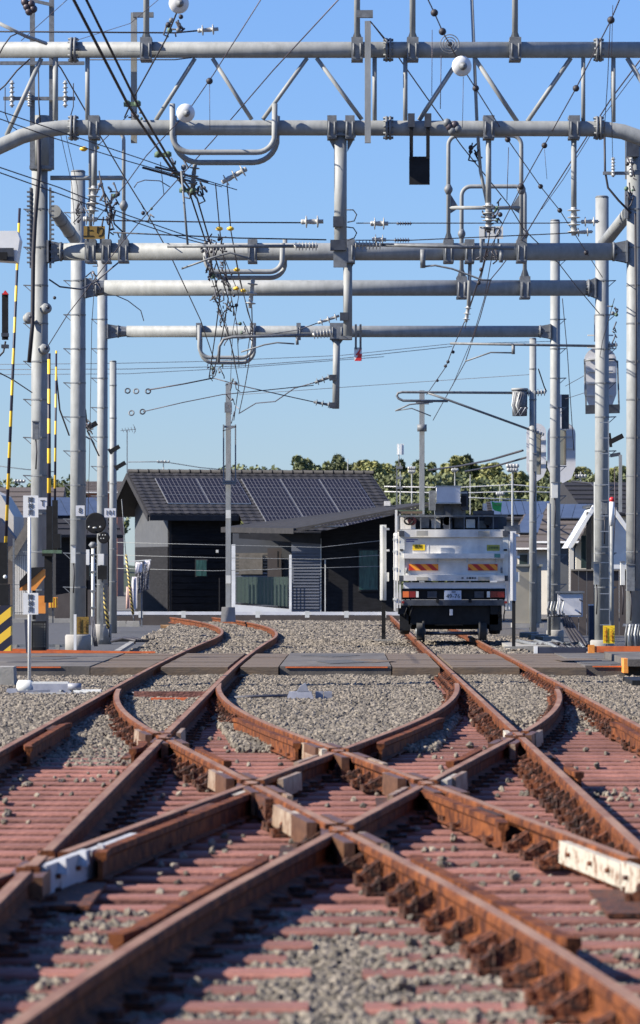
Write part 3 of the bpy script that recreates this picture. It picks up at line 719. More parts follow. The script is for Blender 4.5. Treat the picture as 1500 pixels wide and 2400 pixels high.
for px in (172, 910, 1403):
    for py in (117, 300): flange(g1, px, py, Y1, 28 if px != 172 else 30)
for px in (343, 837, 967, 1207):
    up_ = tube_part(g1, 'upright', [(px, 108), (px, -260)], Y1 - .0, 14); foot_clamp(up_, px, 117, Y1, 20, 27, 26)
MB().bar(P(862, 335, Y1 - .24), P(862, 50, Y1 - .24), .075).build('square_post', galv, g1)
MB().bar(P(836, 33, Y1 - .2), P(874, 33, Y1 - .2), .09, .08).build('square_post_bracket', galv2, g1)
MB().bar(P(314, 335, Y1 + .24), P(314, 30, Y1 + .24), .075).build('square_post', galv, g1)
MB().bar(P(312, 35, Y1 + .2), P(360, 35, Y1 + .2), .06, .08).build('square_post_bracket', galv2, g1)
tube_part(g1, 'leaning_post', [(1105, -20, Y1 + .4), (1118, 290, Y1 + .4), (1126, 400, Y1 + .5), (1150, 520, Y1 + .5)], Y1, 8, n=8)
# U shaped hangers
def u_frame(par, x0, x1, top, bot, Y, r_, w):
    o = tube_part(par, 'hanger', [(x0, top)] + [(x0 + r_ - (p[0]), bot - r_ + p[1]) for p in arc((0, 0), r_, 0, 90, 7)] + [(x1 - r_ + p[1], bot - r_ + p[0]) for p in [(r_ * math.cos(R(a)), r_ * math.sin(R(a))) for a in range(0, 91, 13)]] + [(x1, top)], Y, w)
    return o
u1 = u_frame(g1, 404, 644, 243, 357, Y1 - .2, 42, 13); u2 = u_frame(g1, 408, 650, 272, 381, Y1 + .5, 58, 13)
for px in (404, 644): foot_clamp(u1, px + 2, 300, Y1, 20, 12)
# hanging post at the centre with its arms
hp = tube_part(g1, 'drop_post', [(798, 312), (798, 626)], Y1, 30, n=18)
foot_clamp(hp, 778, 300, Y1, 20, 22); foot_clamp(hp, 820, 300, Y1, 20, 22)
MB().box(P(800, 318, Y1), (.36, .24, .02)).build('mounting_plate', galv2, hp)
mb = MB()
for s in (-1, 1): mb.prism([P(800 + s * 33, 320, Y1), P(800 + s * 14, 320, Y1), P(800 + s * 14, 356, Y1)], (0, .02, 0))
mb.build('gusset', galv2, hp)
MB().box(P(792, 520, Y1 - .1), (.12, .12, .13)).build('collar', darksteel, hp); MB().box(P(792, 575, Y1 - .1), (.19, .13, .13)).build('collar', darksteel, hp)
MB().box(P(797, 608, Y1 - .09), (.165, .03, .2)).build('end_plate', galv2, hp)
for px, L_ in ((1145, 480), (1345, 490), (221, 440)):
    d_ = tube_part(g1, 'drop_post', [(px, 318), (px, L_)], Y1, 13, n=12); foot_clamp(d_, px, 300, Y1, 20, 26)
    insulator('insulator', P(px, L_ - 5, Y1), P(px - (5 if px == 221 else 0), L_ + 62, Y1), .085, 4, d_, porcelain, .032)
# box hung below the beam
bx = thing('signal_box', P(983, 400, Y1), 'black hanging box on two straps below the nearest gantry beam', 'box')
MB().box(P(983, 400, Y1), (.255, .14, .34)).build('housing', black, bx)
for px in (964, 1003):
    MB().bar(P(px, 268, Y1 - .15), P(px, 372, Y1 - .12), .045, .03).build('strap', black, bx)
    MB().box(P(px, 282, Y1 - .16), (.085, .05, .17)).build('clamp', darksteel, bx)

# --- second, third and fourth gantries with single tube beams
def gantry(label, Y, pl, pr, by, bw, bx0, bx1, fl, fr, topL, topR, wL, wR, steps, foundL=None, foundR=None, name='portal_gantry'):
    g = thing(name, (P((pl + pr) / 2, 0, Y).x, Y, GZ), label, 'gantry', 'overhead line gantries')
    pole(g, pl, Y, wL, topL, steps=-1, found=foundL); pole(g, pr, Y, wR, topR, steps=1 if steps else 0, found=foundR)
    bm = tube_part(g, 'beam', [(bx0, by), (bx1, by)], Y, bw, n=28)
    beam_plates(g, pl + wL * .5, bx0 + 28, fl, by, Y, bw / 2, 1); beam_plates(g, pr - wR * .5, bx1 - 28, fr, by, Y, bw / 2, -1)
    return g
Y2, Y3, Y4 = 64.0, 71.5, 82.7
g2 = gantry('second gantry with single thick tube beam, outer poles at both picture edges', Y2, 93, 1486, 590, 41, 150, 1440, 143, 1438, 395, 345, 40, 36, True)
g3 = gantry('third gantry with single tube beam, its right pole carries the caged oval board', Y3, 183, 1411, 675, 37, 245, 1372, 226, 1380, 403, 463, 36, 33, True, .4, .3)
g4 = gantry('farthest gantry with thin single tube beam and the red tag below it', Y4, 240, 1301, 777, 27, 297, 1262, 277, 1266, 600, 518, 25, 24, True, .42, .3)
# arches standing on the beams
def arch(par, x0, x1, top, foot, by, Y, w, r_=26, jy=None):
    a = tube_part(par, 'arch', [(x0, foot)] + [(x0 + r_ - p[0], top + r_ - p[1]) for p in arc((0, 0), r_, 0, 90, 6)] + [(x1 - r_ + p[0], top + r_ - p[1]) for p in arc((0, 0), r_, 90, 0, 6)] + [(x1, foot)], Y, w, n=10)
    for x in (x0, x1):
        foot_clamp(a, x, by, Y, 21, 24, 26)
        if jy: MB().lathe(P(x, jy - 12, Y), P(x, jy + 12, Y), [(0, .035), (.4, .07), (.6, .07), (1, .035)], 12).build('joint', galv2, a)
    return a
a2 = arch(g2, 1051, 1222, 318, 570, 590, Y2, 10, 22, 444); tube_part(a2, 'crossbar', [(1053, 487), (1222, 487)], Y2, 9, n=8)
mb = MB()
for s, x in ((1, 1056), (-1, 1217)): mb.prism([P(x, 455, Y2), P(x + s * 20, 487, Y2), P(x, 500, Y2)], (0, .02, 0))
mb.build('gusset', galv2, a2)
a2b = arch(g2, 212, 290, 310, 570, 590, Y2, 9, 18, 482); tube_part(a2b, 'crossbar', [(118, 417), (288, 417)], Y2, 11, n=8)
a3 = arch(g3, 1082, 1230, 437, 655, 675, Y3, 10, 22, 548)
# drop posts under beams 2 and 4
d2 = tube_part(g2, 'drop_post', [(815, 608), (815, 797)], Y2, 21, n=16); foot_clamp(d2, 815, 590, Y2, 22, 34, 22, False); MB().box(P(810, 792, Y2), (.20, .2, .05)).build('end_plate', galv2, d2)
MB().box(P(806, 742, Y2 - .08), (.13, .12, .13)).build('collar', darksteel, d2)
d4 = tube_part(g4, 'drop_post', [(789, 790), (787, 958)], Y4, 17, n=14); foot_clamp(d4, 790, 777, Y4, 15, 34, 16, False)
for py in (885, 950): MB().box(P(780, py, Y4 - .08), (.15, .1, .12)).build('collar', darksteel, d4)
u_frame(g2, 482, 662, 570, 637, Y2 - .25, 30, 12); u_frame(g2, 492, 668, 560, 651, Y2 + .3, 34, 11)
u4 = u_frame(g4, 467, 593, 762, 838, Y4 - .3, 26, 9); u_frame(g4, 470, 596, 775, 850, Y4 + .4, 30, 9)
foot_clamp(g4, 467, 777, Y4, 15, 14); foot_clamp(g4, 593, 777, Y4, 15, 14); foot_clamp(g4, 700, 777, Y4, 15, 10)
tube_part(g3, 'drop_post', [(1102, 605, Y2), (1098, 720, Y2)], Y2, 9, n=8)
for px, g_, yy, Yq, r_ in ((1081, g3, 675, Y3, 20), (1231, g3, 675, Y3, 20), (1051, g2, 590, Y2, 22), (1100, g2, 590, Y2, 22), (592, g2, 590, Y2, 22), (215, g2, 590, Y2, 22), (250, g2, 590, Y2, 22)): foot_clamp(g_, px, yy, Yq, r_, 22)
insulator('insulator', P(1098, 716, Y2), P(1092, 755, Y2), .06, 3, g3, porcelain, .025)
# red tag hung on the last beam
rt = thing('warning_tag', P(840, 830, Y4), 'red and white warning tag hanging on two rods below the farthest beam', 'tag')
MB().box(P(839, 830, Y4), (.16, .01, .28)).build('plate', white, rt)
MB().prism([P(846, 815, Y4 - .02), P(833, 832, Y4 - .02), P(840, 832, Y4 - .02), P(831, 846, Y4 - .02), P(846, 846, Y4 - .02), P(849, 830, Y4 - .02), P(842, 828, Y4 - .02), P(848, 815, Y4 - .02)], (0, .008, 0)).build('red_arrow', red_m, rt)
for px in (834, 845): MB().bar(P(px, 760, Y4 - .18), P(px, 818, Y4 - .02), .045, .03).build('rod', galv2, rt)
# long contact arms with ribbed insulators
def arm(label, pts_, Y, w, ins=None, loc=None, cat='support arm', m=galv2, extra=None):
    t = thing('support_arm', P(pts_[0][0], pts_[0][1], Y), label, cat)
    MB().tube([P(p[0], p[1], Y if len(p) < 3 else p[2]) for p in pts_], w / 2 / FPX * Y, 8).build('tube', m, t)
    for i_ in (ins or []): insulator('insulator', P(i_[0], i_[1], Y), P(i_[2], i_[3], Y), i_[4] / FPX * Y, i_[5], t, i_[6] if len(i_) > 6 else porcelain, None)
    for e in (extra or []): MB().tube([P(p[0], p[1], Y) for p in e[0]], e[1] / 2 / FPX * Y, 6).build(e[2], m, t)
    return t
arm('upper horizontal contact arm reaching left from the centre drop post of the nearest gantry', [(392, 577), (690, 577)], Y1, 8, [(690, 577, 745, 577, 11, 7)], extra=[([(425, 630), (500, 603), (540, 592), (590, 608)], 5, 'steady_arm'), ([(425, 400), (440, 575)], 6, 'hanger_rod')])
arm('upper horizontal contact arm reaching right from the centre drop post of the nearest gantry', [(895, 574), (1205, 582)], Y1, 8, [(830, 573, 895, 574, 12, 8)], extra=[([(990, 625), (1020, 622), (1060, 630), (1130, 656), (1152, 657)], 5, 'steady_arm'), ([(991, 585), (991, 628)], 14, 'arm_bracket'), ([(1176, 585), (1174, 615)], 11, 'arm_bracket'), ([(1128, 560), (1128, 615)], 9, 'arm_bracket')])
arm('contact arm with curved end on the second gantry drop post', [(512, 850), (514, 812), (524, 795), (545, 790), (735, 785)], Y2, 7, [(733, 785, 778, 780, 11, 6)], extra=[([(565, 825), (620, 808), (650, 803), (690, 806)], 4, 'steady_arm'), ([(696, 790), (697, 808)], 8, 'arm_bracket')])
arm('thin contact arm in front of the right poles with ribbed insulator at its right end', [(1055, 805), (1405, 811)], Y3, 6, [(1405, 811, 1447, 808, 10, 6)], extra=[([(1090, 847), (1150, 826), (1200, 827)], 4, 'steady_arm'), ([(1203, 808), (1203, 830)], 9, 'arm_bracket')])
tc_ = arm('hairpin shaped cantilever arm on the farthest right pole with slanting strut', [(1050, 940), (945, 939), (934, 934), (930, 928), (933, 921), (943, 919), (1235, 921)], 90, 6, [(1235, 921, 1280, 919, 9, 6)], extra=[([(1003, 921), (1052, 938), (1250, 1010)], 6, 'strut'), ([(926, 963), (960, 948), (1015, 942)], 4, 'steady_arm'), ([(926, 963), (965, 957), (1010, 975)], 3, 'steady_arm')])
insulator('insulator', P(1245, 1008, 90), P(1275, 1019, 90), .09, 4, tc_)
# tension insulator strings on the drop posts
def ins_thing(name, label, a, b, Y, r, n_, m=porcelain, group=None, rod=None, Yb=None):
    t = thing(name, P(a[0], a[1], Y), label, 'insulator', group)
    insulator('sheds', P(a[0], a[1], Y), P(b[0], b[1], Yb or Y), r / FPX * Y, n_, t, m, r / FPX * Y * .33)
    return t
ins_thing('tension_insulator', 'pair of pale disc insulators left of the centre drop post', (705, 520), (758, 519), Y1, 15, 2)
ins_thing('tension_insulator', 'pair of white disc insulators right of the centre drop post, upper wire', (868, 524), (910, 524), Y1, 15, 2)
ins_thing('tension_insulator', 'pair of white disc insulators right of the centre drop post, lower wire', (872, 561), (905, 562), Y1, 13, 2)
ins_thing('rod_insulator', 'dark ribbed insulator on the upper wire right of the centre post', (930, 524), (965, 524), Y1, 5, 6, porc_dark)
ins_thing('rod_insulator', 'dark ribbed insulator on the lower wire right of the centre post', (924, 563), (960, 563), Y1, 6, 6, porc_dark)
ins_thing('tension_insulator', 'pair of disc insulators beside the right pole top, upper wire', (1362, 520), (1402, 519), Y1, 12, 2)
ins_thing('tension_insulator', 'pair of disc insulators beside the right pole top, lower wire', (1345, 545), (1388, 543), Y1, 11, 2)
ins_thing('tension_insulator', 'pair of white disc insulators beside the yellow sign on the left', (195, 513), (228, 514), Y1, 15, 2)
ins_thing('tension_insulator', 'two grey disc insulators on the wire above the left end of the top chord', (463, 72), (512, 68), Y1 - 1, 13, 2)
ins_thing('suspension_insulator', 'slanting disc insulators below the U hanger of the nearest gantry', (578, 395), (520, 428), Y1, 15, 3)
ins_thing('suspension_insulator', 'hanging disc insulator below the second gantry U hanger', (593, 655), (586, 722), Y2, 13, 3)
ins_thing('suspension_insulator', 'dark bell insulator below the left U hanger', (457, 385), (450, 440), Y1 + .3, 13, 3, galv2)
ins_thing('tension_insulator', 'small disc insulator rising to the second gantry drop post', (745, 757), (795, 740), Y2, 9, 3)
ins_thing('tension_insulator', 'small disc insulators on the upper arm of the lowest drop post', (738, 897), (778, 882), Y4, 9, 3, galv2)
ins_thing('tension_insulator', 'small disc insulators at the foot of the lowest drop post', (735, 942), (778, 950), Y4, 8, 3, galv2)
ins_thing('suspension_insulator', 'dark insulator stack under the white down direction sign', (1150, 490), (1144, 545), Y1, 12, 4, porc_dark)
# U frame straps, rods
# large white disc insulators in front
def disc(label, px, py, r, Y, ring=False):
    t = thing('disc_insulator', P(px, py, Y), label, 'insulator')
    c = P(px, py, Y); rr = r / FPX * Y
    n_ = Vector((.25, -1, -.1)).normalized()
    if ring:
        for k in (1, .72, .45):
            u = [c + Vector((math.cos(a * .3142) * rr * k, 0, math.sin(a * .3142) * rr * k)) for a in range(20)]; MB().tube(u, rr * .06, 6, closed=True).build('ring', galv2, t)
        MB().ball(c, rr * .28).build('hub', darksteel, t)
    else:
        MB().lathe(c + n_ * .05, c - n_ * .06, [(0, rr * .35), (.25, rr * .9), (.4, rr), (.6, rr * .95), (.85, rr * .5), (1, rr * .2)], 28).build('disc', white, t)
        MB().lathe(c + n_ * .13, c + n_ * .04, [(0, rr * .15), (.3, rr * .32), (1, rr * .42)], 14).build('cap', galv2, t)
    return t
disc('large white disc insulator beside the left U hanger post', 435, 265, 22, 46)
disc('large white disc insulator under the top chord on the right', 1082, 155, 24, 44)
disc('large white disc insulator cut by the top edge of the picture', 419, 8, 24, 44)
disc('wire ring insulator lying across the top chord', 1054, 103, 22, 44.5, True)

# masts without beams
mL = thing('line_mast', P(265, VY, 96) * 1, 'thin grey pole just right of the farthest left gantry pole', 'pole'); mL.location.z = GZ
pole(mL, 265, 96, 17, 848, steps=0, bands=.8)
mR = thing('line_mast', P(1249, VY, 90), 'thin brownish grey pole carrying the hairpin cantilever', 'pole'); mR.location.z = GZ
pole(mR, 1249, 90, 17, 795, steps=0, bands=.7)
dt = thing('transformer', P(1216, 943, 90), 'small grey pole transformer with looping leads left of the cantilever pole', 'transformer')
MB().cyl(P(1218, 975, 90), P(1218, 915, 90), .17, .18, 16).build('tank', galv2, dt); MB().cyl(P(1218, 915, 90), P(1218, 910, 90), .20, .19, 16).build('lid', galv, dt)
for k in range(4): MB().tube([P(1204 + k * 7, 920, 89.8), P(1200 + k * 5, 950, 89.7), P(1207 + k * 6, 975, 89.7), P(1222 + k * 5, 955, 89.7)], .014, 5).build('lead', cable_g if k % 2 else offwhite, dt)
def hmast(px, Y, top, w, bpy_, label, base=True):
    t = thing('h_section_mast', (P(px, 0, Y).x, Y, H - (bpy_ - VY) / FPX * Y), label, 'mast')
    a = P(px, bpy_, Y); b = P(px, top, Y); ww = w / FPX * Y
    mb = MB(); mb.bar(a, b, ww, .012, up=(0, 1, 0)); mb.bar(a + Vector((-ww / 2, .06, 0)), b + Vector((-ww / 2, .06, 0)), .012, .13); mb.bar(a + Vector((ww / 2, .06, 0)), b + Vector((ww / 2, .06, 0)), .012, .13); mb.bar(a + Vector((0, .12, 0)), b + Vector((0, .12, 0)), ww, .012)
    mb.build('column', galv, t)
    if base: MB().box(a + Vector((0, 0, .0)), (.36, .36, .36), taper=.9).build('foundation', concrete, t)
    return t
m1 = hmast(535, 97, 898, 11, 1440, 'grey column on a concrete block between the left rails in front of the dark house')
la = MB()
for px in (524, 552):  la.bar(P(px, 1128, 96.8), P(px, 995, 96.8), .035, .03)
la.bar(P(522, 1128, 96.8), P(554, 1128, 96.8), .04, .05); la.bar(P(522, 1010, 96.8), P(554, 1000, 96.8), .03, .03)
la.build('guard_frame', galv2, m1)
MB().box(P(537, 1000, 96.85), (.3, .08, .05)).build('bracket', galv2, m1); MB().box(P(537, 1132, 96.85), (.33, .12, .08)).build('bracket', galv2, m1); MB().box(P(535, 955, 96.85), (.18, .1, .25)).build('bracket', galv2, m1)
for py in (1205, 1358): MB().box(P(535, py, 96.9), (.12, .02, .2)).build('plate', offwhite, m1)
m2 = hmast(989, 97, 915, 11, 1420, 'grey column behind the truck holding the end of the right contact wires')
MB().lathe(P(978, 1003, 96.8), P(1000, 1003, 96.8), [(0, .09), (1, .09)], 14).build('pulley', galv2, m2); MB().box(P(990, 943, 96.8), (.32, .1, .1)).build('bracket', galv2, m2)

# pole furniture on the left and right outer poles
fr_ = thing('pole_top_rack', P(97, 390, Y2), 'tall channel frame with cross arms on top of the leftmost gantry pole', 'pole frame')
for px in (76, 121): MB().bar(P(px, 398, Y2 - .22), P(px, -60, Y2 - .22), .08, .05).build('channel', galv2, fr_)
MB().cyl(P(97, 400, Y2), P(97, 272, Y2), .17, .155, 22).build('pole_top', galv, fr_)
MB().box(P(98, 392, Y2 - .24), (.4, .06, .05)).build('cross_plate', galv2, fr_)
for py, x0, x1 in ((148, 0, 198), (231, 8, 176)):
    ca = MB().bar(P(x0, py, Y2 - .3), P(x1, py, Y2 - .3), .055, .06).build('cross_arm', galv2, fr_)
for px, pt, pb in ((28, 190, 252), (153, 190, 252), (69, 215, 250)):
    insulator('insulator', P(px, pt, Y2 - .35), P(px, pb, Y2 - .35), .045, 6, fr_, porcelain, .02)
MB().bar(P(70, 0, Y2 - .3), P(125, 12, Y2 - .3), .05, .05).build('cross_arm', galv2, fr_)
for px in (72, 118):
    mb = MB()
    for k in range(16): mb.box(P(px - (5 if px < 90 else -5), 450 + k * 11, Y2 - .05), (.05, .12, .022))
    mb.bar(P(px, 440, Y2 - .04), P(px, 628, Y2 - .04), .03, .1)
    tag(mb.build('terminal_strip', galv2, fr_), kind='stuff')
MB().tube([P(90, 300, Y2 - .3), P(92, 400, Y2 - .3), P(82, 520, Y2 - .3), P(78, 600, Y2 - .3), P(76, 760, Y2 - .3), P(68, 850, Y2 - .3)], .035, 7).build('down_cable', cable_m, fr_)
cs = thing('brace_cylinder', P(150, 520, Y2), 'fat grey cylinder slanting between the two leftmost poles', 'brace')
MB().cyl(P(128, 495, Y2 + .3), P(175, 560, Y2 + 3), .105, .105, 16).build('cylinder', galv, cs)
for t_ in (.3, .7): MB().cyl(P(128 + 47 * t_, 495 + 65 * t_, Y2 + .3 + 2.7 * t_), P(130 + 47 * t_, 499 + 65 * t_, Y2 + .3 + 2.7 * t_ + .1), .112, .112, 16).build('band', galv2, cs)
c2 = thing('brace_cylinder', P(1446, 530, Y2), 'fat grey cylinder slanting between the two rightmost poles', 'brace')
MB().cyl(P(1472, 500, Y2 + .3), P(1415, 572, Y2 + 3), .105, .105, 16).build('cylinder', galv, c2)
f2 = thing('pole_top_rack', P(1480, 400, Y2), 'insulator rack and black fittings on the rightmost gantry pole', 'pole frame')
MB().bar(P(1413, 406, Y2 - .3), P(1500, 406, Y2 - .3), .05, .06).build('cross_arm', galv2, f2)
for px in (1437, 1479): insulator('insulator', P(px, 370, Y2 - .35), P(px, 415, Y2 - .35), .04, 6, f2, porcelain, .02)
MB().box(P(1482, 350, Y2 - .2), (.2, .2, .25)).build('junction', darksteel, f2); MB().box(P(1468, 480, Y2 - .1), (.05, .12, .45)).build('terminal_strip', galv2, f2)
MB().bar(P(1470, 330, Y2 + .1), P(1470, 420, Y2 + .1), .07, .05).build('channel', galv2, f2)
MB().tube([P(1417, 320, Y2 - .3), P(1418, 400, Y2 - .3), P(1425, 440, Y2 - .3), P(1450, 470, Y2 - .3), P(1480, 500, Y2 - .3)], .02, 6).build('down_cable', cable_m, f2)
MB().tube([P(1489, 500, Y2 - .2), P(1491, 900, Y2 - .2), P(1487, 1360, Y2 - .2), P(1475, 1380, Y2 - .2)], .02, 6).build('down_cable', cable_m, f2)

# direction signs (board, posts, characters)
def dsign(px, py, w, h, Y, m, s, label, ink=black):
    t = thing('direction_sign', P(px, py, Y), label, 'sign'); k = Y / FPX
    MB().box(P(px, py, Y), (w * k, .015, h * k)).build('board', m, t)
    text(s, 'lettering', P(px, py, Y) + Vector((0, -.012, 0)), h * k * .95, ink, t)
    for q_ in (-.3, .3): MB().bar(P(px + q_ * w, py + h * .4, Y + .03), P(px + q_ * w, py + h * .4 + 25, Y + .03), .03, .02).build('bracket', galv2, t)
    return t
dsign(221, 545, 50, 30, Y2 - .4, ochre, '上り', 'ochre yellow sign reading up direction on the left end of the second beam')
dsign(1151, 545, 56, 29, Y2 - .4, offwhite, '下り', 'white sign reading down direction on the second beam, right side')

# ---------------------------------------------------------------- wires
def wire(name, label, pts_, w, m=cable_m, cat='wire', group=None, n=5, sag=0):
    V = [P(*p) for p in pts_]
    if sag:
        a, b = V[0], V[-1]; V = [a.lerp(b, i / 10) - Vector((0, 0, sag * 4 * (i / 10) * (1 - i / 10))) for i in range(11)]
    Ym = sum(p[2] for p in pts_) / len(pts_)
    o = MB().tube(V, w / 2 / FPX * Ym, n).build(name, m, None, loc=V[0])
    return tag(o, label, cat, group)
tw = 'twin feeder cables over the left track'
wire('feeder_cable', 'left of the two thick cables falling steeply from the top left', [(168, -10, 42), (300, 245, 46), (395, 385, 50), (447, 460, 53)], 7, cable_m, group=tw)
wire('feeder_cable', 'right of the two thick cables falling steeply from the top left', [(198, -10, 42), (325, 250, 46), (410, 395, 50), (462, 465, 53)], 6, cable_m, group=tw)
wire('feeder_cable', 'thick cable crossing the top chord towards the top left knot', [(430, -10, 44), (390, 90, 47), (310, 235, 49.3), (292, 275, 49.6)], 4, cable_m)
for i, (px, py) in enumerate(((310, 243), (382, 362), (440, 445))):
    t = thing('cable_spacer', P(px, py, 48 + i * 2), ['upper', 'middle', 'lowest'][i] + ' green cable spacer clamping the twin feeder cables', 'clamp', 'green spacers on the feeder cables')
    MB().bar(P(px - 20, py + 2, 47.8 + i * 2.2), P(px + 20, py, 47.8 + i * 2.2), .05, .05).build('bar', verdigris, t)
    for s in (-1, 1): MB().ball(P(px + s * 12, py, 47.7 + i * 2.2), .045, 8, 5).build('jaw', verdigris, t)
for i, (a_, b_) in enumerate((([(447, 460, 53), (480, 560, 58), (515, 700, 68), (505, 780, 76), (490, 885, 84)], 'left strand continuing the feeder cables down through the centre tangle'), ([(462, 465, 53), (490, 560, 58), (535, 700, 68), (522, 780, 76), (498, 885, 84)], 'right strand continuing the feeder cables down through the centre tangle'))): wire('feeder_strand', b_, a_, 3.2, cable_m)
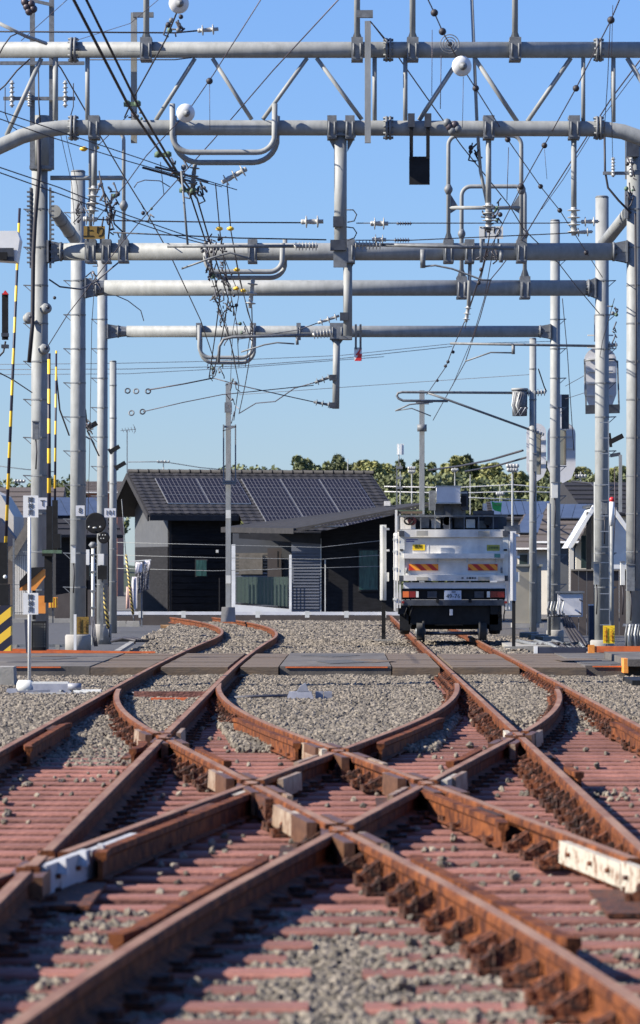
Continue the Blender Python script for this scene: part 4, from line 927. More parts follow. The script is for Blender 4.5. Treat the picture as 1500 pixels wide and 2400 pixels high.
# thin stays and wires (photo pixel paths with their distances)
W = [
 ('stay_wire', 'thin wire falling from the top edge past the white disc to the left', [(616, -8, 44), (500, 175, 45.5), (440, 262, 46.2), (343, 365, 47.5), (300, 425, 48.5), (222, 520, 50)], 2.6, copper_m),
 ('stay_wire', 'long thin wire falling from the top centre to the disc insulators on the leftmost pole', [(800, -8, 44), (640, 165, 47), (500, 328, 51), (345, 500, 56), (287, 567, 58), (195, 690, 61), (160, 735, 62), (112, 812, 63.4)], 2.6, copper_m),
 ('stay_wire', 'thin wire from the left knot down to the far centre column', [(82, 92, 50), (143, 160, 51), (211, 278, 54), (287, 407, 58), (343, 497, 61), (400, 600, 66), (470, 750, 76), (500, 838, 82)], 3.0, copper_m),
 ('stay_wire', 'thin wire falling right from the top centre to the third gantry pole', [(868, 50, 48), (910, 100, 49.5), (1000, 228, 52), (1083, 343, 55), (1193, 480, 60), (1228, 538, 62.5), (1308, 615, 66), (1352, 672, 70), (1405, 735, 71.2)], 2.8, copper_m),
 ('stay_wire', 'beaded wire falling from the top through the white disc to the right poles', [(1000, -8, 42), (1018, 30, 42.5), (1037, 73, 43.5), (1082, 155, 44.5), (1115, 207, 46), (1190, 327, 50), (1267, 437, 55), (1312, 493, 58), (1375, 592, 63), (1412, 650, 71)], 2.6, copper_m),
 ('stay_wire', 'beaded wire falling left from the top right corner', [(1455, -8, 42), (1432, 47, 43), (1350, 207, 46), (1276, 340, 50), (1222, 437, 54), (1190, 500, 57), (1140, 600, 62), (1124, 665, 66)], 2.6, copper_m),
 ('stay_wire', 'plain thin wire running from the upper right edge down to the right track', [(1510, 128, 50), (1430, 235, 53), (1275, 478, 60), (1235, 545, 63), (1175, 625, 67), (1150, 655, 69), (1125, 745, 76), (1090, 850, 86), (1015, 985, 96.5)], 2.6, copper_m),
 ('contact_wire', 'beaded contact wire dropping to the column behind the truck', [(1146, 560, 60), (1128, 640, 64), (1095, 740, 74), (1062, 815, 82), (1045, 860, 86), (1000, 925, 95)], 2.4, copper_m),
 ('jumper_cable', 'bundle strand beside the white down sign', [(1150, 530, 60), (1140, 600, 62), (1100, 720, 70), (1090, 770, 76)], 2.4, copper_m),
 ('cross_wire', 'dark level wire along the top left into the disc insulators', [(-10, 74, 47), (410, 77, 48), (463, 72, 48)], 4, cable_m),
 ('cross_wire', 'dark wire just under the left part of the top chord', [(210, 140, 48.6), (410, 140, 48.6), (450, 135, 48.6)], 3, cable_m),
 ('cross_wire', 'upper black cross wire left of the centre drop post', [(228, 514, Y1), (270, 517, Y1), (520, 521, Y1), (706, 522, Y1)], 3.4, cable_m),
 ('cross_wire', 'lower black cross wire left of the centre drop post', [(265, 545, Y1 + .3), (400, 551, Y1 + .3), (560, 558, Y1 + .3), (765, 562, Y1 + .3)], 3.4, cable_m),
 ('cross_wire', 'upper black cross wire right of the centre drop post', [(835, 523, Y1), (965, 523, Y1), (1290, 523, Y1), (1405, 519, Y1)], 2.6, cable_m),
 ('cross_wire', 'lower black cross wire right of the centre drop post', [(835, 563, Y1), (965, 563, Y1), (1300, 548, Y1), (1390, 543, Y1)], 2.6, cable_m),
 ('slack_wire', 'upper of the upper pair of black wires from the left edge to the knot', [(-8, 258, 44), (130, 305, 46), (330, 372, 49), (440, 410, 51), (555, 445, 52)], 2.6, cable_m),
 ('slack_wire', 'lower of the upper pair of black wires from the left edge to the knot', [(-8, 276, 44), (130, 325, 46), (300, 378, 49), (420, 412, 51), (520, 438, 52)], 2.6, cable_m),
 ('slack_wire', 'upper of the lower pair of black wires sloping from the left edge', [(-8, 390, 44), (140, 440, 47), (300, 505, 50), (450, 557, 53), (500, 570, 54)], 2.8, cable_m),
 ('slack_wire', 'lower of the lower pair of black wires sloping from the left edge', [(-8, 402, 44), (140, 455, 47), (300, 515, 50), (420, 556, 53), (480, 572, 54)], 2.8, cable_m),
 ('joint_sleeve', 'upper thick black sleeve on the wires at the left knot', [(365, 392, 49.5), (400, 400, 50), (487, 426, 51)], 6, cable_m),
 ('joint_sleeve', 'lower thick black sleeve on the wires at the left knot', [(335, 393, 49.5), (390, 408, 50), (455, 428, 51)], 6, cable_m),
 ('jumper_cable', 'arched jumper wire above the crossing of the thin wires', [(314, 440, 52), (322, 428, 52), (340, 422, 52), (375, 424, 52), (398, 438, 52)], 2.4, copper_m),
 ('jumper_cable', 'grey jumper looping below the third beam left end', [(115, 655, 64), (140, 672, 64), (190, 678, 65), (225, 660, 66), (260, 630, 66), (282, 612, 66)], 4, cable_g),
 ('jumper_cable', 'thin hose from the third beam to the fourth beam', [(270, 692, 72), (300, 705, 74), (330, 728, 78), (337, 752, 82)], 2.4, cable_g),
 ('jumper_cable', 'looped lead right of the centre drop post, upper', [(812, 492, Y1 - .1), (828, 492, Y1 - .1), (836, 503, Y1 - .1), (830, 518, Y1 - .1), (814, 521, Y1 - .1)], 3, cable_m),
 ('jumper_cable', 'looped lead right of the centre drop post, lower', [(812, 532, Y1 - .1), (828, 534, Y1 - .1), (836, 546, Y1 - .1), (830, 558, Y1 - .1), (814, 563, Y1 - .1)], 3, cable_m),
 ('span_wire', 'thin wire dropping from the second beam knot into the far centre column', [(505, 430, 54), (515, 540, 56), (530, 640, 62), (555, 760, 74), (560, 860, 84)], 2.4, copper_m),
 ('span_wire', 'second thin wire dropping from the insulator beside the left knot', [(532, 432, 54), (541, 540, 56), (560, 650, 62), (590, 760, 74), (575, 860, 84)], 2.4, copper_m),
 ('span_wire', 'wire from the second gantry knot down to the small insulator', [(560, 795, 82), (700, 773, 68), (745, 757, Y2)], 2.2, cable_m),
 ('contact_wire', 'left contact wire strand into the guard frame column', [(505, 700, 66), (540, 800, 76), (560, 900, 88), (548, 985, 96)], 2.4, copper_m),
 ('contact_wire', 'right contact wire strand into the guard frame column', [(590, 720, 68), (592, 800, 76), (575, 900, 88), (560, 970, 96)], 2.4, copper_m),
 ('tension_wire', 'double wire from ring insulators up to the left knot', [(347, 914, 84), (430, 900, 84), (500, 886, 84)], 3.2, copper_m),
 ('tension_wire', 'thin wire from the lower ring insulators to the right drop post', [(335, 965, 84), (430, 943, 84), (520, 925, 84), (735, 903, 83)], 2.2, copper_m),
 ('tension_wire', 'thin wire sloping down right to the foot of the lowest drop post', [(500, 886, 84), (560, 903, 84), (680, 930, 83), (735, 942, 83)], 2.4, copper_m),
 ('tension_wire', 'bent rod from the centre column up to the lowest drop post', [(562, 968, 96), (600, 945, 92), (645, 941, 88), (690, 910, 85), (740, 896, 83)], 2.8, cable_g),
 ('service_wire', 'upper thin service wire across the sky in the distance', [(-10, 854, 130), (250, 852, 130), (480, 847, 130), (800, 833, 130), (1055, 806, 130), (1300, 800, 130)], 1.4, cable_g),
 ('service_wire', 'middle thin service wire across the sky in the distance', [(-10, 866, 130), (300, 865, 130), (560, 858, 130), (800, 840, 130), (1060, 812, 130)], 1.6, cable_g),
 ('service_wire', 'lowest thin service wire across the sky in the distance', [(-10, 878, 130), (300, 876, 130), (560, 862, 130), (900, 836, 130)], 1.4, cable_g),
 ('service_wire', 'faint wire from the centre column to the cantilever pole', [(560, 925, 100), (800, 908, 100), (1030, 892, 100), (1240, 878, 95)], 1.3, cable_g),
 ('service_wire', 'dark cable from the left edge to the leftmost pole', [(-5, 872, 55), (30, 890, 58), (75, 920, 63)], 3, cable_m),
 ('pull_wire', 'thin wire down the left side of the third gantry pole', [(222, 660, 70), (215, 760, 72), (210, 1060, 78), (205, 1250, 80)], 1.6, cable_g),
 ('pull_wire', 'slanting black cable between the second and third left poles', [(132, 880, 66), (140, 960, 68), (162, 1020, 71)], 4, cable_m),
 ('pull_wire', 'black cable from the gantry pole down to the next pole', [(200, 960, 72), (205, 1010, 74), (232, 1068, 82)], 4, cable_m),
 ('drop_wire', 'thin black wire beside the right gantry pole', [(1318, 700, 80), (1330, 830, 82), (1337, 940, 83), (1350, 1130, 84)], 2, cable_g),
 ('drop_wire', 'dark stay from the right upper pole down to the cantilever insulator', [(1262, 865, 88), (1275, 905, 90), (1281, 918, 90)], 3, cable_m),
 ('guy_cable', 'dark curved cable under the oval boards to the right pole', [(1340, 1128, 82), (1385, 1133, 80), (1405, 1150, 76), (1420, 1178, 72)], 5, cable_m),
]
for a in W: wire(*a)
# beads on the wires
def bead(px, py, Y, r, label):
    t = MB().ball(P(px, py, Y), r / FPX * Y, 12, 8).build('spacer_ball', cable_m, None, loc=P(px, py, Y)); tag(t, label, 'spacer ball', 'black balls on the stay wires')
for i, (px, py, Y, r, lab) in enumerate([(491, 190, 45.3, 8, 'black ball on the wire above the white disc near the centre left'), (1018, 30, 42.3, 9, 'black ball nearest the top edge right of centre'), (1037, 74, 43.2, 9, 'black ball just above the ring insulator'),
    (1115, 207, 45.8, 8, 'black ball just below the right white disc'), (1350, 207, 45.8, 8, 'black ball between the two chords near the right uprights'), (1432, 47, 42.8, 9, 'black ball in the upper right corner'),
    (1190, 327, 49.8, 7, 'black ball just under the lower chord, left of its pair'), (1276, 341, 49.8, 7, 'black ball just under the lower chord, right of its pair'), (1221, 437, 53.8, 8, 'black ball at the top corner of the third beam arch'), (1267, 437, 54.8, 6, 'black ball right of the arch corner'),
    (1312, 493, 57.6, 6, 'black ball near the pair of discs at the right'), (1172, 503, 58, 6, 'black ball beside the insulator above the white sign'), (1128, 632, 63.5, 5, 'black ball in front of the gap between second and third beams'), (1122, 663, 65.5, 5, 'black ball on the top edge of the third beam'),
    (1062, 825, 83, 4, 'topmost small black ball below the farthest beam'), (1050, 848, 85, 4, 'second small black ball below the farthest beam'), (1044, 858, 86, 4, 'third small black ball below the farthest beam'), (1025, 892, 91, 3.5, 'small black ball just above the hairpin arm'),
    (1374, 592, 62.8, 6, 'black ball on the right end of the second beam'), (128, 698, 61, 4, 'black ball on the wire left of the second left pole')]): bead(px, py, Y, r, lab)
t = thing('wire_clamp', P(1058, 295, 52), 'brown wire clamp lying across the lower chord right of centre', 'clamp')
for k in range(5): MB().ball(P(1048 + k * 6, 288 + (k * 9) % 22, 47.5), .055, 7, 5).build('jaw', copper_m if k % 2 else galv2, t)
t = thing('wire_clamp', P(68, 20, 46), 'brown knot of wire clamps in the top left corner', 'clamp')
for k in range(5): MB().ball(P(58 + k * 5, 5 + (k * 11) % 28, 46), .05, 7, 5).build('jaw', copper_m, t)
# tangled fittings where the wires meet
rk = random.Random(21)
def knot(label, cx, cy, w, h, Y, n_, cat='wire fitting'):
    t = thing('wire_fittings', P(cx, cy, Y), label, cat)
    for k in range(int(n_ * 1.35)):
        x = cx + rk.uniform(-w, w); y = cy + rk.uniform(-h, h); s = rk.uniform(.018, .04)
        mb = MB()
        c = rk.random()
        if c < .4: mb.bar(P(x, y, Y + rk.uniform(-.2, .2)), P(x + rk.uniform(-10, 10), y + rk.uniform(-14, 14), Y), .018, .025); mb.build('clevis', rk.choice((galv2, cable_m, copper_m)), t)
        elif c < .7: mb.ball(P(x, y, Y + rk.uniform(-.2, .2)), s, 7, 5); mb.build('bolt_clamp', rk.choice((galv2, verdigris, cable_m)), t)
        else:
            a = P(x, y, Y); b = P(x + rk.uniform(-14, 14), y + rk.uniform(8, 30), Y); mb.tube([a, a.lerp(b, .5) + Vector((rk.uniform(-.08, .08), 0, -.05)), b], .012, 5); mb.build('lead', rk.choice((cable_m, cable_g)), t)
    return t
knot('dark tangle of wire fittings on the feeder cables above the second beam', 462, 440, 18, 22, 51, 14)
knot('tangle of fittings in front of the second beam at the left track', 500, 575, 30, 20, 57, 18)
knot('tangle of fittings between the second and third beams', 515, 635, 28, 24, 63, 24)
knot('tangle of fittings in front of the third beam', 525, 695, 30, 28, 69, 24)
knot('pair of black weights and fittings hanging below the third beam', 520, 738, 12, 18, 72, 8)
knot('tangle of fittings at the left U hanger of the farthest beam', 560, 775, 34, 22, 80, 16)
knot('fittings gathered under the U hanger of the farthest beam', 505, 868, 22, 16, 84, 12)
knot('fittings on top of the guard frame column', 545, 930, 14, 45, 95, 14)
knot('bunch of cables and fittings beside the left drop post', 250, 470, 18, 40, 52, 16)
knot('fittings around the insulator above the white down sign', 1150, 500, 22, 26, 55, 12)
knot('fittings on the wire under the lower chord right of centre', 1110, 350, 10, 22, 49.5, 8)
knot('fittings knotted at the top of the left disc insulator', 408, 60, 20, 22, 47, 10)
knot('fittings beside the rightmost pole', 1440, 750, 8, 50, 66, 9)
# yellow small insulators
for i, (px, py, Y, lab) in enumerate([(196, 349, 50, 'left small yellow ring below the left knee'), (224, 346, 50, 'right small yellow ring below the left knee'), (514, 536, 55, 'left yellow bead above the second beam'), (540, 536, 55, 'right yellow bead above the second beam'), (555, 632, 62, 'yellow bead above the third beam'), (554, 676, 66, 'left yellow bead in front of the third beam'), (570, 681, 66, 'right yellow bead in front of the third beam')]):
    c = P(px, py, Y); tag(MB().lathe(c + Vector((0, 0, .03)), c - Vector((0, 0, .03)), [(0, .02), (.3, .05), (.7, .05), (1, .02)], 12).build('yellow_bead', yellow, None, loc=c), lab, 'bead')
# ring insulators at the far left
for i, (px, py, lab) in enumerate([(299, 916, 'leftmost of the three upper ring insulators'), (319, 917, 'middle one of the three upper ring insulators'), (347, 917, 'rightmost of the three upper ring insulators'), (308, 968, 'left one of the two lower ring insulators'), (334, 965, 'right one of the two lower ring insulators')]):
    c = P(px, py, 84); tag(MB().tube([c + Vector((math.cos(a * .523) * .052, math.sin(a * .523) * .03, math.sin(a * .523) * .052)) for a in range(12)], .017, 6, closed=True).build('ring_insulator', galv2 if i % 2 else darksteel, None, loc=c), lab, 'insulator')
# discs on the leftmost pole
for i, (px, py, lab) in enumerate([(112, 720, 'upper right glass disc insulator on the leftmost pole'), (72, 742, 'left glass disc insulator on the leftmost pole'), (108, 815, 'lower glass disc insulator on the leftmost pole')]):
    t = thing('disc_insulator', P(px, py, Y2 - .3), lab, 'insulator')
    c = P(px, py, Y2 - .3); nn = Vector((.6, -1, .3)).normalized(); MB().lathe(c, c - nn * .08, [(0, .03), (.3, .085), (.6, .09), (1, .05)], 18).build('disc', galv, t); MB().lathe(c - nn * .10, c - nn * .17, [(0, .03), (.3, .085), (1, .05)], 18).build('disc', galv, t); MB().ball(c, .035, 8, 5).build('pin', darksteel, t)

# droppers: fine vertical pairs hanging between the wires, more jumpers and pole clutter
MORE = [
 ('dropper', 'fine dropper below the black ball near the white disc', [(491, 195, 45.5), (492, 305, 45.5)], 1.4),
 ('dropper', 'fine dropper left of the ring insulator', [(1013, 70, 43), (1012, 225, 43)], 1.6),
 ('dropper', 'fine dropper below the ring insulator', [(1034, 130, 44), (1032, 255, 44)], 2),
 ('dropper', 'fine dropper hanging from the right white disc', [(1086, 180, 44), (1084, 300, 44)], 1.4),
 ('dropper', 'fine dropper falling from the upper right black ball', [(1430, 55, 43), (1424, 190, 44), (1416, 310, 45)], 2),
 ('dropper', 'second dropper falling from the upper right black ball', [(1436, 12, 43), (1432, 200, 44), (1436, 375, 45)], 1.6),
 ('dropper', 'dropper under the crossing wires right of centre', [(1192, 345, 50), (1188, 470, 50)], 1.8),
 ('dropper', 'dropper under the lower right black ball', [(1276, 350, 50), (1282, 420, 50)], 1.2),
 ('dropper', 'dropper on the left below the channel frame', [(376, 380, 50), (384, 455, 51)], 2),
 ('dropper', 'thin wire down beside the leftmost pole from the knee', [(142, 315, 52), (168, 430, 56), (175, 520, 60)], 1.5),
 ('dropper', 'second thin wire down beside the leftmost pole from the knee', [(155, 318, 52), (182, 440, 56), (186, 540, 60)], 1.5),
 ('jumper_cable', 'dark cable curling from the top left cross arm to the left edge', [(48, 75, 47), (25, 85, 47), (8, 108, 47), (-6, 135, 47)], 3.5),
 ('jumper_cable', 'second dark cable curling along the left edge', [(70, 138, 50), (40, 165, 50), (12, 200, 50), (-6, 215, 50)], 4),
 ('jumper_cable', 'cable hanging down the front of the channel frame', [(90, 160, 62), (91, 240, 62), (95, 300, 62)], 3.5),
 ('jumper_cable', 'dark lead left of the channel frame', [(12, 205, 62), (12, 265, 62), (22, 292, 62), (42, 306, 62)], 2.5),
 ('jumper_cable', 'dark lead right of the channel frame', [(172, 195, 62), (172, 250, 62), (166, 270, 62)], 2.5),
 ('jumper_cable', 'black cable sweeping down behind the left drop post', [(235, 415, 52), (246, 460, 52), (262, 495, 52), (268, 525, 52), (290, 546, 52)], 4),
 ('jumper_cable', 'second black cable sweeping down behind the left drop post', [(240, 440, 52), (250, 490, 52), (258, 520, 52), (254, 560, 52)], 4),
 ('jumper_cable', 'brown lead bundle at the left drop post', [(232, 400, 52), (238, 440, 52), (256, 470, 52), (262, 515, 52)], 3),
 ('stay_wire', 'thin line crossing from the knee to the left knot', [(220, 350, 50), (262, 310, 49.5), (300, 270, 49.3)], 2.2),
 ('stay_wire', 'long thin line from the lower right beam end to the arch', [(1270, 490, 60), (1320, 420, 57), (1400, 290, 54), (1505, 150, 50)], 1.8),
 ('stay_wire', 'thin line left of the centre running up to the chord', [(178, 95, 48), (305, 55, 47), (380, -8, 46)], 1.6),
 ('stay_wire', 'thin line over the top left corner', [(50, 95, 47), (140, 15, 46), (165, -8, 46)], 1.8),
 ('stay_wire', 'slanting tube at the top left corner', [(-8, 52, 47), (60, 85, 47), (108, 102, 48)], 9, ),
 ('stay_wire', 'thin line through the upright bracket to the flange', [(874, 58, 48), (905, 98, 48.5), (912, 110, 49)], 2.2),
 ('span_wire', 'fine wire slanting beside the feeder cables', [(545, 560, 60), (560, 640, 66), (580, 730, 72), (600, 790, 80)], 1.8),
 ('span_wire', 'fine wire inside the centre tangle, left', [(478, 600, 60), (505, 680, 66), (530, 760, 74), (550, 840, 82)], 1.8),
 ('span_wire', 'fine wire inside the centre tangle, right', [(520, 590, 60), (560, 690, 68), (545, 780, 78), (540, 900, 90)], 1.8),
 ('contact_wire', 'second strand beside the beaded contact wire', [(1160, 560, 60), (1135, 700, 70), (1108, 790, 80), (1060, 905, 92)], 1.8),
 ('drop_wire', 'thin guy line down from the right outer pole', [(1440, 700, 66), (1412, 800, 70), (1395, 900, 74)], 1.6),
 ('drop_wire', 'loose loop between right poles', [(1325, 905, 82), (1370, 880, 80), (1398, 850, 78)], 1.4),
 ('drop_wire', 'second loose loop between right poles', [(1325, 935, 82), (1372, 920, 80), (1400, 895, 78)], 1.4),
 ('drop_wire', 'bent cable by the red topped post', [(1440, 1095, 71), (1442, 1200, 71), (1436, 1340, 71)], 2),
]
for a in MORE: wire(a[0], a[1], a[2], a[3], galv if a[3] == 9 else cable_m if a[0] == 'jumper_cable' else copper_m)
knot('fittings and leads behind the left drop post near the yellow sign', 262, 500, 14, 50, 53, 12)
knot('clamps where the long stays cross left of centre', 345, 498, 10, 12, 56, 5)
knot('clamps where the feeder cables pass the lower chord', 318, 262, 16, 16, 49, 7)
knot('clamps under the green spacers beside the U hanger', 420, 395, 22, 22, 50.5, 9)
knot('fittings hanging under the second beam right of the centre post', 1150, 585, 30, 12, 62, 8)
knot('cable fittings on the third left pole', 222, 640, 10, 30, 70, 8)
knot('small fittings on the rightmost pole beside the cylinder brace', 1478, 420, 12, 40, 62, 12)
knot('white sprouting fittings on the top of the second left pole', 190, 490, 10, 30, 70, 10)
knot('fittings between the lamps on the second left pole', 207, 1000, 8, 26, 72, 8)
# ---------------------------------------------------------------- dark house with solar roof
AH = R(14); HR = Vector((math.cos(AH), math.sin(AH), 0)); HS = Vector((math.sin(AH), -math.cos(AH), 0)); HO = Vector((-6.80, 128, 0)); ZR = 4.43; PIT = 0.398
def hp(u, v, z): return HO + HR * u + HS * v + Vector((0, 0, z))
def roofz(v): return ZR - PIT * abs(v)
house = thing('dark_house', (-4, 125, GZ), 'dark single storey house with tiled roof carrying solar panels, behind the left track', 'house')
mb = MB()
def roofslab(u0, u1, v0, v1, th=.10):
    mb.prism([hp(u0, v0, roofz(v0) - th), hp(u1, v0, roofz(v0) - th), hp(u1, v1, roofz(v1) - th), hp(u0, v1, roofz(v1) - th)], (0, 0, th - .015))
roofslab(0, 8.2, 0, 3.54); roofslab(2.95, 8.2, 3.54, 5.0); roofslab(0, 8.2, -3.3, 0)
mb.build('roof', tile_m, house)
rf = [o for o in house.children if o.name.startswith('roof')][0]
tm = MB(); tm.poly([(-.145, 0, 0), (.145, 0, 0), (.145, -.30, .018), (-.145, -.30, .018), (-.145, -.30, -.012), (.145, -.30, -.012), (0, 0, .012), (0, -.30, .038)], [(0, 6, 7, 3), (6, 1, 2, 7), (3, 7, 2, 5, 4)])
tme = bpy.data.meshes.new('roof_tile'); tme.from_pydata(tm.v, [], tm.f); tme.materials.append(tile_m)
rotm = Matrix((HR, -(HS * math.cos(math.atan(PIT)) - Vector((0, 0, math.sin(math.atan(PIT))))), Vector((0, 0, 1)))).transposed()
rotm = Matrix((HR, -(HS + Vector((0, 0, -PIT))).normalized(), HR.cross(-(HS + Vector((0, 0, -PIT))).normalized()))).transposed()
eul = rotm.to_euler(); stepv = .27; cnt = 0; many = MB()
panel_zones = [(0.75, 3.62, .62, 2.75), (3.55, 7.6, .55, 4.5)]
for j in range(19):
    v = stepv * j
    for i in range(28):
        u = .15 + i * .29
        if v > 3.4 and u < 3.0: continue
        if v > 4.75: continue
        if any(a + .1 < u < b - .25 and c + .1 < v < d - .2 for a, b, c, d in panel_zones): continue
        c = hp(u, v, roofz(v))
        if cnt < 290: piece(tme, 'roof_tile', c, rf, eul); cnt += 1
        else: many.poly([rotm @ Vector(q) + c for q in tm.v], tm.f)
tag(many.build('roof_tile', tile_m, rf, fix=False), kind='stuff')
for i in range(24):
    c = hp(.17 + i * .345, 0, ZR + .03); MB().lathe(c - HR * .17, c + HR * .16, [(0, .085), (.9, .075), (.9, .09), (1, .09)], 10).build('ridge_tile', tile_m, rf)
def solar(u0, u1, v0, v1):
    n_ = .06; p0 = [hp(u0, v0, roofz(v0) + n_), hp(u1, v0, roofz(v0) + n_), hp(u1, v1, roofz(v1) + n_), hp(u0, v1, roofz(v1) + n_)]
    b_ = MB().prism([p - Vector((0, 0, .035)) for p in p0], (0, 0, .03)).build('solar_panel', silver, house)
    g = .013; q0 = [hp(u0 + g, v0 + g, roofz(v0 + g) + n_ + .001), hp(u1 - g, v0 + g, roofz(v0 + g) + n_ + .001), hp(u1 - g, v1 - g, roofz(v1 - g) + n_ + .001), hp(u0 + g, v1 - g, roofz(v1 - g) + n_ + .001)]
    m2 = MB().poly(q0, [(0, 1, 2, 3)]); o = m2.build('cells', solar_m, b_, fix=False)
    uv = o.data.uv_layers.new(name='UV')
    for li, c in zip(o.data.polygons[0].loop_indices, ((0, 0), (1, 0), (1, 1), (0, 1))): uv.data[li].uv = c
for (ua, ub, nu, va, vb, nv_) in ((0.75, 3.5, 2, .62, 2.75, 3), (3.62, 7.55, 3, .62, 4.6, 5)):
    for i in range(nu):
        for j in range(nv_):
            du = (ub - ua) / nu; dv = (vb - va) / nv_
            solar(ua + du * i + .012, ua + du * (i + 1) - .012, va + dv * j + .006, va + dv * (j + 1) - .006)
# eaves, barge boards, gable and walls
mb = MB(); mb.prism([hp(0, 3.56, roofz(3.54) - .2), hp(2.9, 3.56, roofz(3.54) - .2), hp(2.9, 3.62, roofz(3.54) - .2), hp(0, 3.62, roofz(3.54) - .2)], (0, 0, .16)); mb.build('gutter', fascia, house)
mb = MB()
for s, vv in ((1, 3.54), (-1, -3.3)):
    mb.prism([hp(-.06, 0, ZR - .02), hp(-.06, vv, roofz(vv) - .02), hp(-.06, vv, roofz(vv) - .22), hp(-.06, 0, ZR - .22)], HR * .05)
mb.build('bargeboard', fascia, house)
def wall(name, a, b, z0, z1, m, th=.12, lab=None, par=None):
    a = Vector(a); b = Vector(b); d = (b - a).normalized(); nn = Vector((-d.y, d.x, 0)) * th
    return MB().prism([a + Vector((0, 0, z0)), b + Vector((0, 0, z0)), b + nn + Vector((0, 0, z0)), a + nn + Vector((0, 0, z0))], (0, 0, z1 - z0)).build(name, m, par or house, label=lab)
g0 = .75
mb = MB(); mb.prism([hp(g0, 2.9, GZ), hp(g0, 2.9, roofz(2.9) - .12), hp(g0, 0, ZR - .12), hp(g0, -2.7, roofz(2.7) - .12), hp(g0, -2.7, GZ)], HR * .1); mb.build('gable_wall', grey_wall, house)
MB().prism([hp(g0 - .03, 2.92, GZ), hp(g0 - .03, 2.92, 2.0), hp(g0 - .03, -2.5, 2.0), hp(g0 - .03, -2.5, GZ)], HR * .02).build('lower_gable_wall', dark_wall, house)
wall('wall', hp(g0, 2.9, 0), hp(3.1, 2.9, 0), GZ, 3.05, dark_wall)
wall('wall', hp(3.1, 2.9, 0), hp(8.1, 2.9, 0), GZ, 2.6, dark_wall)
MB().prism([hp(g0 + .0, 2.96, GZ), hp(g0 + .08, 2.96, GZ), hp(g0 + .08, 2.96, 2.9), hp(g0, 2.96, 2.9)], HS * .03).build('corner_post', fascia, house)
for k in range(12):
    z = GZ + .22 * k
    MB().prism([hp(g0 + .1, 2.93, z + .01), hp(3.1, 2.93, z + .01), hp(3.1, 2.93, z + .205), hp(g0 + .1, 2.93, z + .205)], HS * .018).build('siding_board', dark_wall, house)
w_ = MB().prism([P(457, 1310, 124.4), P(486, 1310, 124.4), P(486, 1352, 124.4), P(457, 1352, 124.4)], (0, .05, 0)).build('window', fascia, house); MB().prism([P(459, 1313, 124.36), P(484, 1313, 124.36), P(484, 1350, 124.36), P(459, 1350, 124.36)], (0, .03, 0)).build('pane', glass_t, w_)
MB().box(P(509, 1292, 124.2), (.08, .1, .09)).build('wall_vent', offwhite, house); MB().bar(P(514, 1355, 124), P(514, 1432, 124), .03).build('pipe', fascia, house)
# annex with its own low roof
anx = thing('house_annex', (-1, 117, GZ), 'low front wing of the dark house with rising roof and white porch', 'house wing')
A = {'fl': P(690, 1243, 113.5), 'bl': P(520, 1240, 119.5), 'fr': P(1010, 1182, 112.6), 'br': P(940, 1186, 125)}
A['bl2'] = P(545, 1226, 121)
mb = MB(); mb.prism([A['fl'], A['fr'], A['br'], A['bl']], (0, 0, .06)); mb.build('roof', fascia, anx)
MB().bar(A['fl'] - Vector((.0, .05, .04)), A['fr'] - Vector((0, .05, .04)), .05, .15, up=(0, 1, 0)).build('bargeboard', fascia, anx)
MB().bar(A['bl'] + Vector((0, 0, -.02)), A['fl'] + Vector((0, -.03, -.02)), .06, .16).build('gutter', fascia, anx)
def pw(name, pxs, Y, m, th=.1, par=None, lab=None): return MB().prism([P(x, y, Y) for x, y in pxs], (0, th, 0)).build(name, m, par or anx, label=lab)
pw('wall', [(752, 1246), (925, 1206), (925, 1436), (752, 1436)], 115, dark_wall)
pw('wall', [(683, 1248), (752, 1247), (752, 1436), (683, 1436)], 115.0, blue_wall)
for k in range(19): MB().box(P(717.5, 1295 + k * 7.2, 114.96), (.84, .05, .045)).build('siding_board', blue_wall, anx)
pw('wall', [(545, 1250), (683, 1250), (683, 1436), (545, 1436)], 116.2, grey_wall, lab='set back porch wall')
for k in range(17): MB().box(P(600, 1298 + k * 7.6, 116.12), (1.3, .05, .05)).build('siding_board', bamboo if k < 6 else blue_wall, anx)
pw('fascia_panel', [(560, 1250), (752, 1250), (752, 1275), (560, 1262)], 114.7, fascia, .1)
for x, w in ((547, 9), (680.5, 6)): pw('porch_post', [(x - w / 2, 1276 if x < 600 else 1300), (x + w / 2, 1276 if x < 600 else 1300), (x + w / 2, 1437), (x - w / 2, 1437)], 114.6, white, .1)
pw('porch_kerb', [(549, 1417), (682, 1428), (682, 1440), (549, 1440)], 114.2, white, .3)
pw('door', [(627, 1285), (660, 1285), (660, 1360), (627, 1360)], 116.0, brown_wall, .05); pw('door_slit', [(650, 1292), (654, 1292), (654, 1330), (650, 1330)], 115.95, black, .02)
pw('window', [(560, 1300), (615, 1300), (615, 1346), (560, 1346)], 116.05, bamboo, .05)
pw('netting', [(554, 1352), (676, 1352), (676, 1422), (554, 1412)], 114.9, net_m, .02)
pw('corner_strip', [(751, 1262), (753, 1262), (753, 1436), (751, 1436)], 114.95, offwhite, .02)
w_ = pw('window', [(839, 1286), (888, 1286), (888, 1386), (839, 1386)], 114.93, fascia, .08); MB().prism([P(x, y, 114.9) for x, y in [(842, 1290), (885, 1290), (885, 1382), (842, 1382)]], (0, .03, 0)).build('pane', glass_t, w_)
MB().bar(P(762, 1312, 114.8), P(762, 1436, 114.8), .03).build('pipe', offwhite, anx)
for k in range(14):
    x = 556 + k * 9; MB().bar(P(x, 1350, 114.8), P(x, 1418 + (x - 556) * .06, 114.8), .010).build('fence_bar', darksteel, anx)
